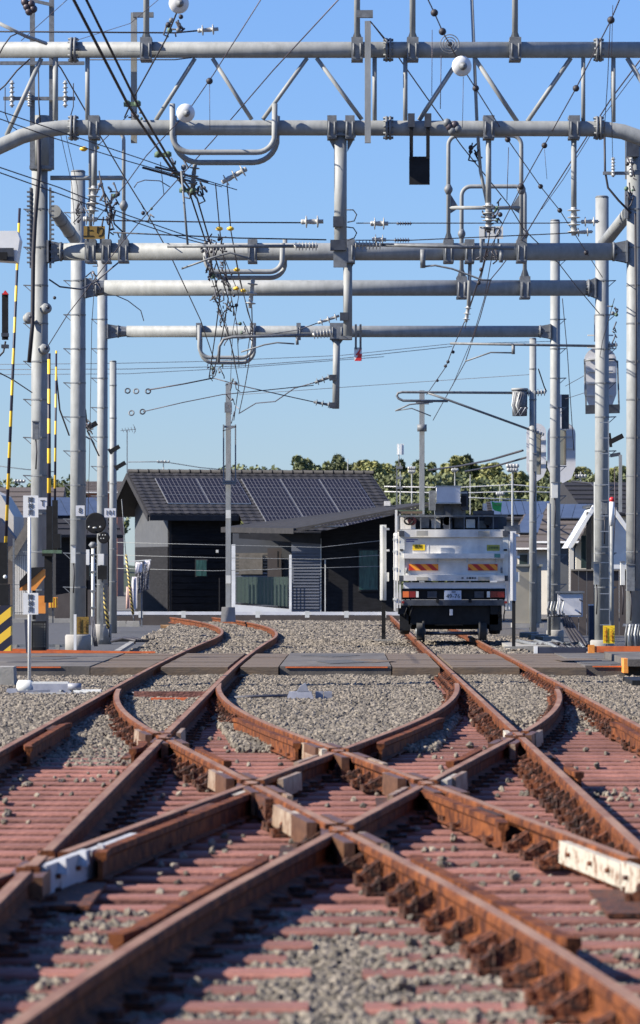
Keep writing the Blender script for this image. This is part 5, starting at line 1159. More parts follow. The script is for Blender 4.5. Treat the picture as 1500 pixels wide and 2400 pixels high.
# guard rail and retaining wall in front of the houses
gr = thing('guard_rail', (-2, 109, GZ), 'pale horizontal guard rail with dark retaining edge in front of the dark house', 'guard rail')
MB().bar(P(255, 1437, 108.5), P(945, 1438, 108.5), .09, .05, up=(0, 1, 0)).build('rail', plate_grey, gr)
for px in (330, 430, 604, 720, 812, 900): MB().box(P(px, 1440, 108.4), (.12, .07, .18)).build('post', offwhite, gr)
MB().box((-1.9, 109.2, -.14), (10.4, .3, .28)).build('retaining_edge', brown_wall, gr)
for i, (ya, yb, lab) in enumerate([(1277, 1283, 'upper pale wire strung in front of the dark house'), (1307, 1311, 'middle pale wire strung in front of the dark house'), (1338, 1331, 'lower pale wire strung in front of the dark house')]):
    wire('fence_wire', lab, [(262, ya - 6, 107.5), (500, ya, 107.5), (750, yb, 107.5), (893, yb - 16 + i * 6, 107.5)], 1.3, galv)

# ---------------------------------------------------------------- other buildings
def gable_house(label, px0, px1, base, eave, ridge, Y, dep, wall_m, roof_m, rot=0, name='far_house', windows=(), solar_=None, over=.35, cat='house', ridge_frac=(0, 1)):
    t = thing(name, (P((px0 + px1) / 2, 0, Y).x, Y, GZ), label, cat)
    a = P(px0, eave, Y); b = P(px1, eave, Y); rz = P(0, ridge, Y + dep / 2).z; z0 = min(P(0, base, Y).z, GZ + 20)
    M = Matrix.Rotation(rot, 3, 'Z'); c = (a + b) / 2; c.z = 0
    tr = lambda x, y, z: c + M @ Vector((x, y, 0)) + Vector((0, 0, z))
    hw = (b.x - a.x) / 2; ez = a.z
    MB().prism([tr(-hw, 0, z0), tr(hw, 0, z0), tr(hw, dep, z0), tr(-hw, dep, z0)], (0, 0, ez - z0)).build('wall', wall_m, t)
    r0, r1 = -hw - over + ridge_frac[0] * 2 * hw, -hw - over + ridge_frac[1] * (2 * hw + 2 * over)
    A_ = [tr(-hw - over, -over, ez - .05), tr(hw + over, -over, ez - .05), tr(hw + over, dep + over, ez - .05), tr(-hw - over, dep + over, ez - .05), tr(r0, dep / 2, rz), tr(r1, dep / 2, rz)]
    rf_ = MB().poly(A_ + [p - Vector((0, 0, .12)) for p in A_[:4]], [(0, 1, 5, 4), (2, 3, 4, 5), (1, 2, 5), (3, 0, 4), (0, 6, 7, 1), (1, 7, 8, 2), (2, 8, 9, 3), (3, 9, 6, 0), (6, 9, 8, 7)]).build('roof', roof_m, t)
    MB().bar(A_[0] - Vector((0, .04, .06)), A_[1] - Vector((0, .04, .06)), .06, .14, up=(0, 1, 0)).build('gutter', white if roof_m is not tile_m else fascia, t)
    n_ = 7
    for k in range(1, n_):
        f = k / n_
        MB().bar(A_[0].lerp(A_[4], f) + Vector((0, 0, .02)), A_[1].lerp(A_[5], f) + Vector((0, 0, .02)), .05, .03, up=(0, 1, 0)).build('tile_course', roof_m, rf_)
    if solar_:
        (u0, u1, f0, f1, nn) = solar_
        for k in range(nn):
            fa, fb = u0 + (u1 - u0) * k / nn, u0 + (u1 - u0) * (k + 1) / nn - .006
            q = lambda fu, ff: A_[0].lerp(A_[4], ff).lerp(A_[1].lerp(A_[5], ff), fu) + Vector((0, -.03, .07))
            MB().prism([q(fa, f0), q(fb, f0), q(fb, f1), q(fa, f1)], (0, 0, .03)).build('solar_panel', solar_b, t)
    for (wx0, wy0, wx1, wy1) in windows:
        yy = Y - .06
        w = MB().prism([P(x, y, yy) for x, y in ((wx0, wy0), (wx1, wy0), (wx1, wy1), (wx0, wy1))], (0, .05, 0)).build('window', offwhite, t)
        d = 1.5
        MB().prism([P(x, y, yy - .02) for x, y in ((wx0 + d, wy0 + d), (wx1 - d, wy0 + d), (wx1 - d, wy1 - d), (wx0 + d, wy1 - d))], (0, .03, 0)).build('pane', glass_m, w)
    return t
# left
gable_house('long low brown tiled roof at the far left behind the barrier poles', -60, 118, 1440, 1222, 1142, 150, 6, brown_wall, brown_roof)
gable_house('grey house with blue solar roof between the two left gantry poles', 130, 262, 1445, 1250, 1168, 140, 7, dark_wall, tile_m, R(14), windows=((134, 1312, 160, 1352), (206, 1320, 226, 1350)), solar_=(.02, .95, .45, .95, 5))
gable_house('small house with orange brown upper wall left of the dark roof', 205, 275, 1440, 1150, 1128, 230, 7, mat('salmon_wall', (.55, .25, .16), (.48, .2, .13), .8), brown_roof)
lw = thing('white_gabled_house', P(60, 1440, 118), 'cream gabled house wall with weathered bargeboard left of the thick pole', 'house')
MB().prism([P(x, y, 118) for x, y in ((22, 1300), (30, 1300), (88, 1190), (88, 1440), (34, 1440), (34, 1305))], (0, 4, 0)).build('wall', cream, lw)
MB().bar(P(22, 1312, 117.6), P(92, 1192, 117.6), .26, .12, up=(0, 1, 0)).build('bargeboard', bamboo, lw); MB().prism([P(x, y, 117.8) for x, y in ((14, 1308), (30, 1312), (96, 1196), (90, 1186))], (0, 5, 0)).build('roof', brown_roof, lw)
lw2 = thing('white_gabled_house', P(10, 1440, 124), 'white gable tip with dark roofs cut by the left edge of the picture', 'house')
MB().prism([P(x, y, 124) for x, y in ((-60, 1440), (-60, 1130), (2, 1160), (32, 1210), (32, 1240), (20, 1440))], (0, 4, 0)).build('wall', cream, lw2)
MB().prism([P(x, y, 122) for x, y in ((-60, 1190), (0, 1215), (36, 1262), (30, 1290), (-60, 1282))], (0, 1, 0)).build('lower_roof', navy, lw2); MB().prism([P(x, y, 121.5) for x, y in ((-60, 1282), (32, 1280), (36, 1440), (-60, 1440))], (0, .2, 0)).build('garage_wall', brown_wall, lw2)
gw = thing('garden_wall', (-8, 116, GZ), 'low dark wall with pale coping behind the left road', 'wall')
MB().bar(P(30, 1455, 114), P(330, 1455, 114), .14, .2, up=(0, 1, 0)).build('coping', concrete, gw); MB().prism([P(x, y, 114.3) for x, y in ((128, 1395), (270, 1372), (270, 1458), (128, 1458))], (0, .2, 0)).build('panel', brown_wall, gw)
for i, px in enumerate((36, 48, 120, 206)):
    pass
mf = thing('mesh_fence', P(50, 1440, 112), 'thin mesh fence with hedge behind at the lower left', 'fence')
for k in range(9): MB().bar(P(30 + k * 5, 1300, 112), P(30 + k * 5, 1440, 112), .012).build('fence_bar', darksteel, mf)
for py in (1302, 1370, 1436): MB().bar(P(26, py, 112), P(74, py, 112), .015).build('fence_rail', darksteel, mf)
MB().bar(P(32, 1262, 111), P(32, 1450, 111), .05).build('post', galv2, mf)
# right
gable_house('brown roofed house with blue solar panels behind the right cantilever pole', 1212, 1322, 1440, 1278, 1205, 128, 7, cream, brown_roof, R(-12), windows=((1216, 1298, 1238, 1324), (1282, 1296, 1298, 1322)), solar_=(.05, .9, .35, .9, 4))
gable_house('house with long blue solar roof farther behind the truck on the right', 1165, 1330, 1440, 1212, 1176, 175, 8, blue_wall, tile_m, 0, solar_=(.05, .8, .1, .9, 8))
gable_house('dark grey roofed house at the far right edge behind the ladder pole', 1385, 1560, 1440, 1200, 1130, 150, 8, cream, tile_m, R(8))
gable_house('brown hip roofed house right of the truck with blue panels near its ridge', 1285, 1400, 1440, 1262, 1185, 116, 7, grey_wall, brown_roof, R(-8), solar_=(.1, .75, .55, .95, 4))
wp = thing('white_porch_house', P(1420, 1440, 96), 'white walled house with steep white porch gable at the right edge', 'house')
for a, b in (((1333, 1284), (1393, 1186)), ((1432, 1186), (1478, 1252))): MB().bar(P(a[0], a[1], 95), P(b[0], b[1], 95), .09, .3, up=(0, 1, 0)).build('bargeboard', white, wp)
MB().prism([P(x, y, 95.5) for x, y in ((1432, 1190), (1475, 1250), (1476, 1335), (1432, 1335))], (0, 4, 0)).build('wall', white, wp)
MB().prism([P(x, y, 97.5) for x, y in ((1372, 1240), (1395, 1195), (1395, 1335), (1350, 1335), (1350, 1285))], (0, .2, 0)).build('wall', cream, wp)
MB().prism([P(x, y, 95.2) for x, y in ((1383, 1182), (1450, 1182), (1450, 1188), (1383, 1188))], (0, 3, 0)).build('ridge_cap', darksteel, wp)
MB().prism([P(1333, 1284, 95.2), P(1393, 1186, 95.2), P(1393, 1196, 95.2), P(1342, 1284, 95.2)], (0, 3, 0)).build('roof', white, wp)
MB().box(P(1339, 1337, 95), (.11, .11, 1.1)).build('porch_post', cream, wp); MB().bar(P(1380, 1200, 94.9), P(1380, 1340, 94.9), .12, .08).build('dark_post', black, wp)
MB().prism([P(x, y, 95.9) for x, y in ((1362, 1255), (1378, 1255), (1378, 1332), (1362, 1332))], (0, .05, 0)).build('window', glass_m, wp)
MB().bar(P(1432, 1328, 94.5), P(1470, 1328, 94.5), .1, .08).build('ledge', white, wp)
bf = thing('brown_fence', P(1420, 1500, 93), 'brown panel fence behind the right hand poles', 'fence')
for k in range(9): MB().prism([P(x, y, 93) for x, y in ((1338 + k * 19, 1338), (1355.5 + k * 19, 1338), (1355.5 + k * 19, 1500), (1338 + k * 19, 1500))], (0, .05, 0)).build('panel', brown_wall, bf)
MB().bar(P(1338, 1336, 92.95), P(1508, 1336, 92.95), .04, .08, up=(0, 1, 0)).build('top_rail', bamboo, bf)
# tan cabinet and grey box
tb = thing('equipment_cabinet', P(1240, 1470, 90), 'large plain tan equipment cabinet right of the truck', 'cabinet')
MB().box(P(1238, 1393, 90) + Vector((0, .4, 0)), (.60, .8, 1.32)).build('housing', tan_box, tb); MB().box(P(1238, 1325, 90) + Vector((0, .4, 0)), (.66, .9, .05)).build('lid', olive_box, tb); MB().box(P(1238, 1466, 90) + Vector((0, .4, 0)), (.72, .9, .1)).build('plinth', concrete, tb)
gb = thing('junction_cabinet', P(1338, 1448, 81), 'grey square junction cabinet bolted beside the right gantry pole', 'cabinet')
MB().box(P(1337, 1417, 81) + Vector((0, .12, 0)), (.51, .22, .50)).build('housing', plate_grey, gb); MB().box(P(1337, 1417, 81) - Vector((0, .0, 0)), (.44, .02, .43)).build('door', plate_grey, gb)
MB().box(P(1337, 1388, 81) + Vector((0, .1, 0)), (.58, .3, .04)).build('lid', galv2, gb)
for x, y in ((1318, 1408), (1362, 1408), (1320, 1438), (1360, 1438)): MB().bar(P(x - 4, y - 3, 80.9), P(x + 4, y + 2, 80.9), .03, .02).build('latch', darksteel, gb)
for k in range(4): MB().tube([P(1318 + k * 5, 1446, 80.8 + k * .1), P(1326 + k * 7, 1475, 80.4), P(1340 + k * 9, 1500, 80), P(1352 + k * 8, 1515, 79.5)], .04, 7).build('cable', cable_m, gb)
# people's laundry by the house
ld = thing('laundry_rack', P(330, 1430, 106), 'rack of hanging laundry at the left end of the dark house', 'laundry')
for i, (x0, x1, y0_, y1_, m) in enumerate([(309, 322, 1352, 1430, cloth_w), (296, 310, 1375, 1428, cloth_p), (323, 335, 1340, 1392, cloth_b), (336, 350, 1322, 1385, cloth_b), (318, 334, 1318, 1345, cloth_w), (336, 352, 1314, 1340, cloth_w)]):
    n_ = 7; mb = MB()
    for k in range(n_):
        fx = x0 + (x1 - x0) * k / (n_ - 1); dy = .05 * math.sin(k * 2.3 + i)
        mb.v.append(tuple(P(fx, y0_, 106 + dy))); mb.v.append(tuple(P(fx + (2 if k % 2 else -1), y1_ - (k % 3) * 2, 106 - dy)))
    for k in range(n_ - 1): mb.f.append([2 * k, 2 * k + 1, 2 * k + 3, 2 * k + 2]); mb.sm.append(True)
    o = mb.build('garment', m, ld, fix=False); so = o.modifiers.new('s', 'SOLIDIFY'); so.thickness = .01
MB().bar(P(304, 1316, 106.1), P(354, 1312, 106.1), .03).build('rail', offwhite, ld); MB().bar(P(332, 1316, 106.1), P(332, 1480, 106.1), .04).build('post', galv2, ld)

# ---------------------------------------------------------------- trees, masts and poles far behind
def blob_tree(kind, seed, w, h, leafm, n_):
    rr_ = random.Random(seed); t = thing('tree', (0, 0, 0), 'x', 'tree')
    MB().lathe((0, 0, 0), (rr_.uniform(-.3, .3), 0, h * .8), [(0, .28), (.5, .18), (1, .05)], 8).build('trunk', bark, t)
    mb = MB(); lobes = []
    for k in range(15):
        a = rr_.uniform(0, 6.28); rr2 = rr_.uniform(0, .33) * w; z = h * rr_.uniform(.28, .86)
        if kind: rr2 *= .8; z = h * rr_.uniform(.3, .92)
        lobes.append((Vector((rr2 * math.cos(a), rr2 * math.sin(a), z)), w * rr_.uniform(.10, .26) * (1.15 - .5 * z / h)))
    for k in range(n_):
        c, r_ = lobes[k % len(lobes)]
        d = Vector((rr_.gauss(0, 1), rr_.gauss(0, 1), rr_.gauss(0, 1) * (1.3 if kind else .9))).normalized() * r_ * rr_.uniform(.55, 1.08) ** .5
        p = c + d; s = rr_.uniform(.09, .26)
        u = Vector((rr_.gauss(0, 1), rr_.gauss(0, 1), rr_.gauss(0, 1))).normalized(); v = u.cross(Vector((rr_.gauss(0, 1), rr_.gauss(0, 1), rr_.gauss(0, 1)))).normalized()
        mb.poly([p - u * s, p + v * s * .6, p + u * s, p - v * s * .6], [(0, 1, 2, 3)])
    mb.build('crown', leafm, t, fix=False)
    return t
protos = [blob_tree(0, 1, 6.5, 9, leaf1, 3000), blob_tree(1, 2, 4.5, 11, leaf1, 2800), blob_tree(0, 3, 7, 8, leaf2, 3000), blob_tree(1, 4, 5, 9.5, leaf2, 2600)]
lab_t = ['round yellow green tree', 'tall feathery yellow green tree', 'dark spreading tree', 'dark narrow tree']
rt_ = random.Random(9); kids = {p: list(p.children) for p in protos}; used = set()
def put_tree(k, px, ytop, Y):
    pr_ = protos[k]; hgt = (9, 11, 8, 9.5)[k] * .97
    if k in used:
        t = pr_.copy(); COL.objects.link(t)
        for ch in kids[pr_]: c = ch.copy(); COL.objects.link(c); c.parent = t
    else: t = pr_; used.add(k)
    top = P(px, ytop, Y); sc = rt_.uniform(.9, 1.25)
    t.location = (top.x, Y, top.z - hgt * sc); t.scale = (sc, sc, sc); t.rotation_euler = (0, 0, rt_.uniform(0, 6.28))
    reg = ('above the left edge roofs' if px < 300 else 'peeping over the dark roof ridge' if px < 640 else 'left of the antenna mast' if px < 930 else 'between the antenna mast and the column' if px < 985 else
           'above the truck' if px < 1100 else 'right of the truck top box' if px < 1200 else 'behind the oval signal boards' if px < 1330 else 'between the gantry pole and the ladder pole' if px < 1400 else 'at the right edge')
    row = 'skyline' if Y >= 326 else 'middle slope' if Y > 295 else 'lower slope'
    t['label'] = lab_t[k] + ', ' + row + ' ' + reg; t['group'] = 'trees on the ridge behind the houses'
prof_ = [(690, 1092), (730, 1068), (770, 1080), (800, 1072), (850, 1080), (890, 1068), (930, 1092), (980, 1088), (1040, 1074), (1070, 1068), (1110, 1090), (1160, 1082), (1200, 1092), (1260, 1095), (1330, 1092), (1400, 1098), (1470, 1095), (1540, 1090)]
for i in range(48):
    px = 692 + i * 17.6; k_ = [j for j in range(len(prof_) - 1) if prof_[j][0] <= px <= prof_[j + 1][0]]
    a, b = prof_[k_[0]], prof_[k_[0] + 1]; yy = a[1] + (b[1] - a[1]) * (px - a[0]) / (b[0] - a[0])
    put_tree(rt_.choice((0, 1, 1, 3)), px + rt_.uniform(-5, 5), yy + rt_.uniform(-14, 8), 330 + rt_.uniform(0, 30))
for i in range(40): put_tree(rt_.choice((0, 2, 2, 3)), 880 + i * 16 + rt_.uniform(-6, 6), 1118 + rt_.uniform(-10, 22), 300 + rt_.uniform(0, 20))
for i in range(22): put_tree(rt_.choice((2, 3, 2)), 905 + i * 28 + rt_.uniform(-6, 6), 1150 + rt_.uniform(-6, 18), 270 + rt_.uniform(0, 20))
for px, yy in ((556, 1096), (575, 1090), (592, 1096)): put_tree(2, px, yy, 330)
for i in range(9): put_tree(rt_.choice((0, 2)), 20 + i * 27, 1122 + rt_.uniform(-8, 8), 340)
hl = MB(); n_ = 40
for i in range(n_ + 1):
    x = -60 + 140 * i / n_; hgt = 4.5 + 1.2 * math.sin(x * .13) - (2.5 if x < -10 else 0)
    hl.v += [(x, 262, -.45), (x, 300, hgt * .35), (x, 380, hgt), (x, 520, -.45)]
for i in range(n_):
    for j in range(3): a = i * 4 + j; hl.f.append([a, a + 4, a + 5, a + 1]); hl.sm.append(True)
tag(hl.build('hill', mat('undergrowth', (0.05, 0.07, 0.025), (0.03, 0.042, 0.016), .95, 0, .5, bump=.5, bscale=2), fix=False), kind='structure')
def upole(label, px, Y, top, w, arms=(), name='utility_pole', base=1420, m=galv):
    t = thing(name, (P(px, 0, Y).x, Y, GZ), label, 'pole'); r_ = w / 2 / FPX * Y
    MB().cyl((P(px, 0, Y).x, Y, GZ), (P(px, 0, Y).x, Y, P(px, top, Y).z), r_ * 1.15, r_ * .85, 10).build('pole', m, t)
    for py, hw in arms:
        MB().bar(P(px - hw, py, Y - .15), P(px + hw, py, Y - .15), .09, .09).build('cross_arm', galv2, t)
        for q in (-.9, -.3, .3, .9):
            MB().ball(P(px + q * hw, py - 3, Y - .15), .09, 7, 5).build('insulator', porcelain, t)
    return t
upole('utility pole with clustered fittings left of the column behind the truck', 965, 210, 1092, 3.4, ((1100, 7), (1108, 6)))
upole('slim utility pole right of the column behind the truck', 1066, 230, 1096, 3, ((1104, 6),))
upole('slim pole in front of the ridge, right of the truck top box', 1102, 220, 1112, 2.6)
upole('small pole near the truck green cloth', 1172, 200, 1135, 2.6, ((1160, 7),))
upole('taller utility pole right of the truck with cross arms', 1201, 150, 1086, 5.5, ((1095, 12), (1104, 10)))
upole('thin pole between the two oval boards and the ladder pole', 1361, 230, 1105, 3.4, ((1118, 12),))
upole('thin pole above the left roof line', 46, 230, 1124, 3, ((1130, 12),))
upole('thin pole with cross arms just above the dark roof ridge', 383, 330, 1080, 3, ((1084, 14),))
upole('thin post standing on the ridge line above the solar roof', 815, 330, 1075, 2.4)
am = upole('mobile phone antenna mast with white panels left of the column behind the truck', 938, 180, 1085, 3.2, name='antenna_mast')
MB().bar(P(930, 1090, 180), P(930, 1195, 180), .06).build('side_tube', galv2, am)
for px in (933, 939, 944): MB().box(P(px, 1053, 180 - (.1 if px == 939 else 0)), (.09, .12, .5)).build('panel_antenna', white, am)
for py in (1096, 1120, 1143): MB().box(P(936, py, 179.9), (.3, .2, .12)).build('bracket', galv2, am)
MB().cyl(P(935, 1066, 180), P(935, 1090, 180), .03, n=6).build('neck', galv2, am)
ae = thing('tv_aerial', P(300, 1105, 129), 'thin television aerial standing on the left end of the dark roof', 'aerial')
MB().bar(P(298, 1108, 129), P(298, 1008, 129), .03).build('mast', galv2, ae); MB().bar(P(283, 1009, 129), P(318, 1006, 129), .02).build('boom', galv2, ae)
for k in range(5): MB().bar(P(286 + k * 7, 1004 - k, 129.0), P(290 + k * 7, 1013, 129), .015).build('element', galv2, ae)
MB().bar(P(312, 995, 129), P(318, 1006, 129), .015).build('reflector', galv2, ae); MB().bar(P(318, 1006, 129), P(314, 1016, 129), .015).build('reflector', galv2, ae)
for i, (pts_, lab) in enumerate([([(300, 1083, 250), (383, 1082, 250), (470, 1096, 250), (560, 1104, 250)], 'faint service wire just above the dark roof ridge'), ([(-5, 1092, 250), (60, 1100, 250), (130, 1106, 250)], 'faint service wires low over the far left roofs'),
    ([(900, 1140, 200), (1060, 1143, 200), (1201, 1136, 200), (1330, 1146, 200)], 'upper pale service wire before the wooded ridge'), ([(900, 1152, 200), (1060, 1156, 200), (1201, 1152, 200), (1420, 1156, 200)], 'lower pale service wire before the wooded ridge'), ([(1004, 1170, 190), (1100, 1166, 190), (1240, 1172, 190)], 'lowest pale service wire above the truck')]): wire('service_wire', lab, pts_, 2, plate_grey if i > 1 else cable_g)
wire('service_cable', 'upper thick black cable rising to the oval board at the right', [(1005, 1102, 120), (1080, 1092, 115), (1150, 1078, 105), (1225, 1056, 95)], 5, cable_m)
wire('service_cable', 'lower thick black cable rising to the oval board at the right', [(1090, 1105, 120), (1160, 1093, 110), (1235, 1072, 95)], 4.5, cable_m)
# ---------------------------------------------------------------- road rail lift truck, seen from behind
YT = 73.5
tk = thing('lift_truck', (P(1062, 0, YT).x, YT, 0), 'white box bodied road rail lift truck standing on the right track, seen from behind', 'truck')
def tp(px, py, dy=0): return P(px, py, YT) + Vector((0, dy, 0))
def tbox(name, x0, y0_, x1, y1_, d0, d1, m, par=None):       # px rectangle, depth range relative to the rear face
    a = tp(x0, y1_); b = tp(x1, y0_)
    return MB().box(((a.x + b.x) / 2, YT + (d0 + d1) / 2, (a.z + b.z) / 2), (b.x - a.x, d1 - d0, b.z - a.z)).build(name, m, par or tk)
tg = tbox('tailgate', 938, 1241, 1190, 1361, 0, .08, truck_white)
tbox('body', 930, 1246, 1202, 1361, .09, 4.3, truck_white)
for y0_, y1_, dd, m in ((1241, 1259, -.06, truck_white), (1297, 1309, -.13, truck_white), (1348, 1361, -.12, truck_white)): tbox('rib', 946, y0_, 1182, y1_, dd, -.001, m, tg)
tbox('rib', 950, 1308, 1180, 1311, -.02, -.001, plate_grey, tg)
for x0, x1 in ((936, 948), (1178, 1191)): tbox('corner_post', x0, 1243, x1, 1361, -.04, -.002, offwhite, tg)
for x in (941, 1184):
    for y in (1250, 1355): tbox('corner_lock', x - 6, y - 6, x + 6, y + 7, -.09, -.045, darksteel, tg)
    tbox('hinge', x - 4, 1287, x + 4, 1291, -.07, -.045, black, tg)
for x0 in (976, 1120):
    for y0_ in (1243, 1351): tbox('reflector_pad', x0, y0_ + 1, x0 + 27, y0_ + 13 if y0_ < 1300 else 1360, -.135, -.122, mat('aged_plate', (.55, .52, .45), (.48, .45, .38), .6) if 'aged_plate' not in bpy.data.materials else bpy.data.materials['aged_plate'], tg)
for x0, x1 in ((958, 1027), (1097, 1166)):
    a = tbox('hazard_plate', x0, 1322, x1, 1337, -.035, -.003, stripe_truck, tg)
for x in (959, 1026, 1095, 1163): tbox('lashing_hook', x - 1.5, 1309, x + 1.5, 1318, -.06, -.003, silver, tg)
st = tbox('sticker', 967, 1276, 996, 1290, -.008, -.002, yellow2, tg); text('高所', 'lettering', tp(981, 1282, -.012), .075, black, st)
st = tbox('sticker', 1141, 1277, 1171, 1291, -.008, -.002, mat('faded_yellow', (.55, .52, .10), (.48, .45, .09)), tg); text('点検整備', 'lettering', tp(1156, 1284, -.012), .05, mat('sticker_green', (.05, .2, .1)), st)
tbox('sticker', 1158, 1298, 1172, 1307, -.138, -.132, mat('green_sticker', (.12, .38, .30), (.1, .3, .25)), tg)
bl = mat('blue_print', (.06, .07, .35))
for y in (1264, 1268): tbox('lettering', 952, y, 979 - (y - 1264) * 2, y + 2, -.004, -.001, bl, tg)
for k, c in enumerate((galv2, plate_grey, galv2, black, darksteel, galv2)): tbox('lettering', 1081 + k * 6, 1352.5, 1085.5 + k * 6, 1357, -.128, -.122, c, tg)
# gussets at the tailgate foot
for s, x in ((1, 950), (-1, 1178)): MB().prism([tp(x, 1330, -.02), tp(x + s * 14, 1348, -.02), tp(x, 1348, -.02)], (0, -.03, 0)).build('gusset', offwhite, tg)
# side pipes and frame
for x0, x1, y0_, y1_ in ((926, 931, 1195, 1250), (923, 927, 1255, 1432), (929, 933, 1255, 1425), (936, 939, 1370, 1425), (1184, 1187, 1370, 1430), (1192, 1195, 1250, 1428)): tbox('side_tube', x0, y0_, x1, y1_, -.04, .02, truck_white)
for y in (1262, 1290, 1330, 1402): tbox('side_clip', 921, y, 930, y + 5, -.06, 0, offwhite)
tbox('bumper_beam', 946, 1365, 1184, 1379, -.02, .12, plate_grey)
tbox('under_panel', 942, 1380, 1188, 1405, .05, .4, black)
for x0, x1, n_, m in ((943, 982, 'tail_lamp', 0), (1140, 1184, 'tail_lamp', 1)):
    lp = tbox(n_, x0, 1384, x1, 1402, -.04, .04, black)
    if m == 0: seg = ((944, 958, lens_o), (959, 974, lens_r), (975, 981, offwhite))
    else: seg = ((1141, 1148, offwhite), (1149, 1164, lens_r), (1165, 1182, lens_r))
    for a, b, mm in seg: tbox('lens', a, 1386, b, 1400, -.05, -.041, mm, lp)
npl = tbox('number_plate', 1041, 1384, 1081, 1406, -.05, -.03, mat('plate_blue_white', (.45, .50, .60), (.42, .47, .56), .5)); nb = mat('plate_ink', (.04, .08, .12))
text('49-76', 'lettering', tp(1062, 1397.5, -.056), .115, nb, npl); text('800', 'lettering', tp(1063, 1387.5, -.056), .05, nb, npl)
for x in (1002, 1112): tbox('number_lamp', x, 1386, x + 22, 1401, .0, .05, darksteel)
tbox('rear_bar', 945, 1406, 1182, 1419, -.05, .05, darksteel)
tbox('chassis', 958, 1420, 1168, 1464, .1, 4.2, black); tbox('mud_flap', 937, 1440, 962, 1478, .1, .15, black); tbox('mud_flap', 1148, 1440, 1177, 1478, .1, .15, black); tbox('inner_tyre', 962, 1440, 978, 1478, 3.0, 3.5, rub); tbox('inner_tyre', 1132, 1440, 1148, 1478, 3.0, 3.5, rub); tbox('rear_axle_housing', 965, 1455, 1158, 1476, .5, .9, black)
tbox('mudguard', 934, 1419, 953, 1440, 0, .9, black); tbox('mudguard', 1150, 1419, 1176, 1440, 0, .9, black)
for x0, x1 in ((938, 962), (1148, 1176)):
    a = tp(x0, 1456); b = tp(x1, 1456); c = P(0, 1452, YT).z
    MB().lathe((a.x, YT + .55, c + .02), (b.x, YT + .55, c + .02), [(0, .24), (.08, .30), (.5, .31), (.92, .30), (1, .24)], 26).build('tyre', rub, tk)
for x, s in ((985, 1), (1130, -1)):       # rail guide wheels
    c = P(x, 1474, YT); w_ = MB().lathe((c.x - .07, YT - .05, .16), (c.x + .08, YT - .05, .16), [(0, .165), (.7, .16), (.72, .20), (1, .20)] if s > 0 else [(0, .20), (.28, .20), (.3, .16), (1, .165)], 30).build('rail_wheel', rub, tk)
    MB().cyl((c.x - .09, YT - .05, .16), (c.x + .10, YT - .05, .16), .06, n=12).build('hub', galv2, w_)
    MB().bar((c.x, YT - .0, .14), (c.x, YT + .35, .42), .09, .08).build('wheel_arm', black, tk)
MB().cyl((P(985, 0, YT).x, YT - .02, .13), (P(1130, 0, YT).x, YT - .02, .13), .035, n=10).build('axle', darksteel, tk)
tbox('tow_hook', 1054, 1428, 1061, 1442, -.04, .1, plate_grey)
tbox('cross_member', 1020, 1462, 1086, 1466, .2, .3, galv2)
# lift table gear above the box
tbox('deck_plank', 932, 1198, 990, 1204, -.02, .3, deck_wood); tbox('deck_edge', 932, 1196, 990, 1198, -.02, .3, verdigris)
tbox('lift_base', 935, 1208, 1190, 1241, .5, 3.8, darksteel)
tbox('crate', 940, 1212, 974, 1240, .1, .5, truck_white)
for x in (966, 1048, 1144): MB().lathe(tp(x, 1221, .0), tp(x, 1221, .1), [(0, .08), (1, .08)], 16).build('hose_reel', black if x > 1000 else lens_r, tk)
MB().tube([tp(958 + 10 * math.cos(a * .42), 1221 + 8 * math.sin(a * .42), -.02) for a in range(15)], .02, 6).build('hose', black, tk)
for k in range(7): tbox('tool_box', 985 + k * 27, 1214 + (k % 3) * 3, 1006 + k * 27, 1237, .15 + .1 * (k % 2), .6, (galv2, truck_white, blue_wall, darksteel, offwhite, galv2, navy)[k])
for k in range(6): tbox('mesh_rail', 985 + k * 34, 1209, 987 + k * 34, 1240, -.02, .02, galv2)
tbox('top_rail', 935, 1208, 1190, 1211, -.03, .02, galv2); tbox('deck_rail', 945, 1205, 1175, 1207, .4, .44, darksteel)
tb_ = tbox('lift_box', 1023, 1141, 1078, 1180, -.25, .35, plate_grey); tbox('trim', 1021, 1139, 1080, 1142, -.26, .36, silver, tb_); tbox('trim', 1021, 1178, 1080, 1181, -.26, .36, silver, tb_)
tbox('lift_column', 1020, 1180, 1092, 1214, .1, .7, galv2); tbox('lift_post', 1040, 1185, 1058, 1241, .0, .4, darksteel)
for x0, x1 in ((1006, 1021), (1082, 1098)): tbox('side_arm', x0, 1150, x1, 1196, -.05, .3, darksteel if x0 > 1050 else galv2); 
tbox('side_bracket', 1075, 1153, 1095, 1157, -.08, -.05, silver); tbox('lamp_cluster', 1080, 1162, 1092, 1186, -.12, -.05, black)
tbox('stowed_beam', 1110, 1197, 1158, 1206, .0, .3, darksteel); tbox('white_can', 1132, 1180, 1141, 1196, .0, .2, truck_white)
gf = MB(); gf.prism([tp(1152, 1175, -.05), tp(1160, 1178, -.05), tp(1176, 1178, -.05), tp(1174, 1200, -.05), (tp(1160, 1197, -.05)), tp(1154, 1192, -.05)], (0, .02, 0)); gf.build('green_cloth', green_m, tk)
tbox('cloth_edge', 1158, 1182, 1172, 1184, -.065, -.052, verdigris)
MB().bar(tp(1201, 1250), tp(1199, 1232), .3, .1).build('corner_housing', galv2, tk)
tbox('mirror', 902, 1172, 917, 1183, 1.2, 1.3, truck_white); tbox('mirror_arm', 905, 1183, 930, 1186, 1.2, 1.3, darksteel)
tbox('side_tank', 1196, 1240, 1210, 1408, .1, .5, plate_grey)
tbox('step', 1186, 1408, 1202, 1432, .0, .3, offwhite)
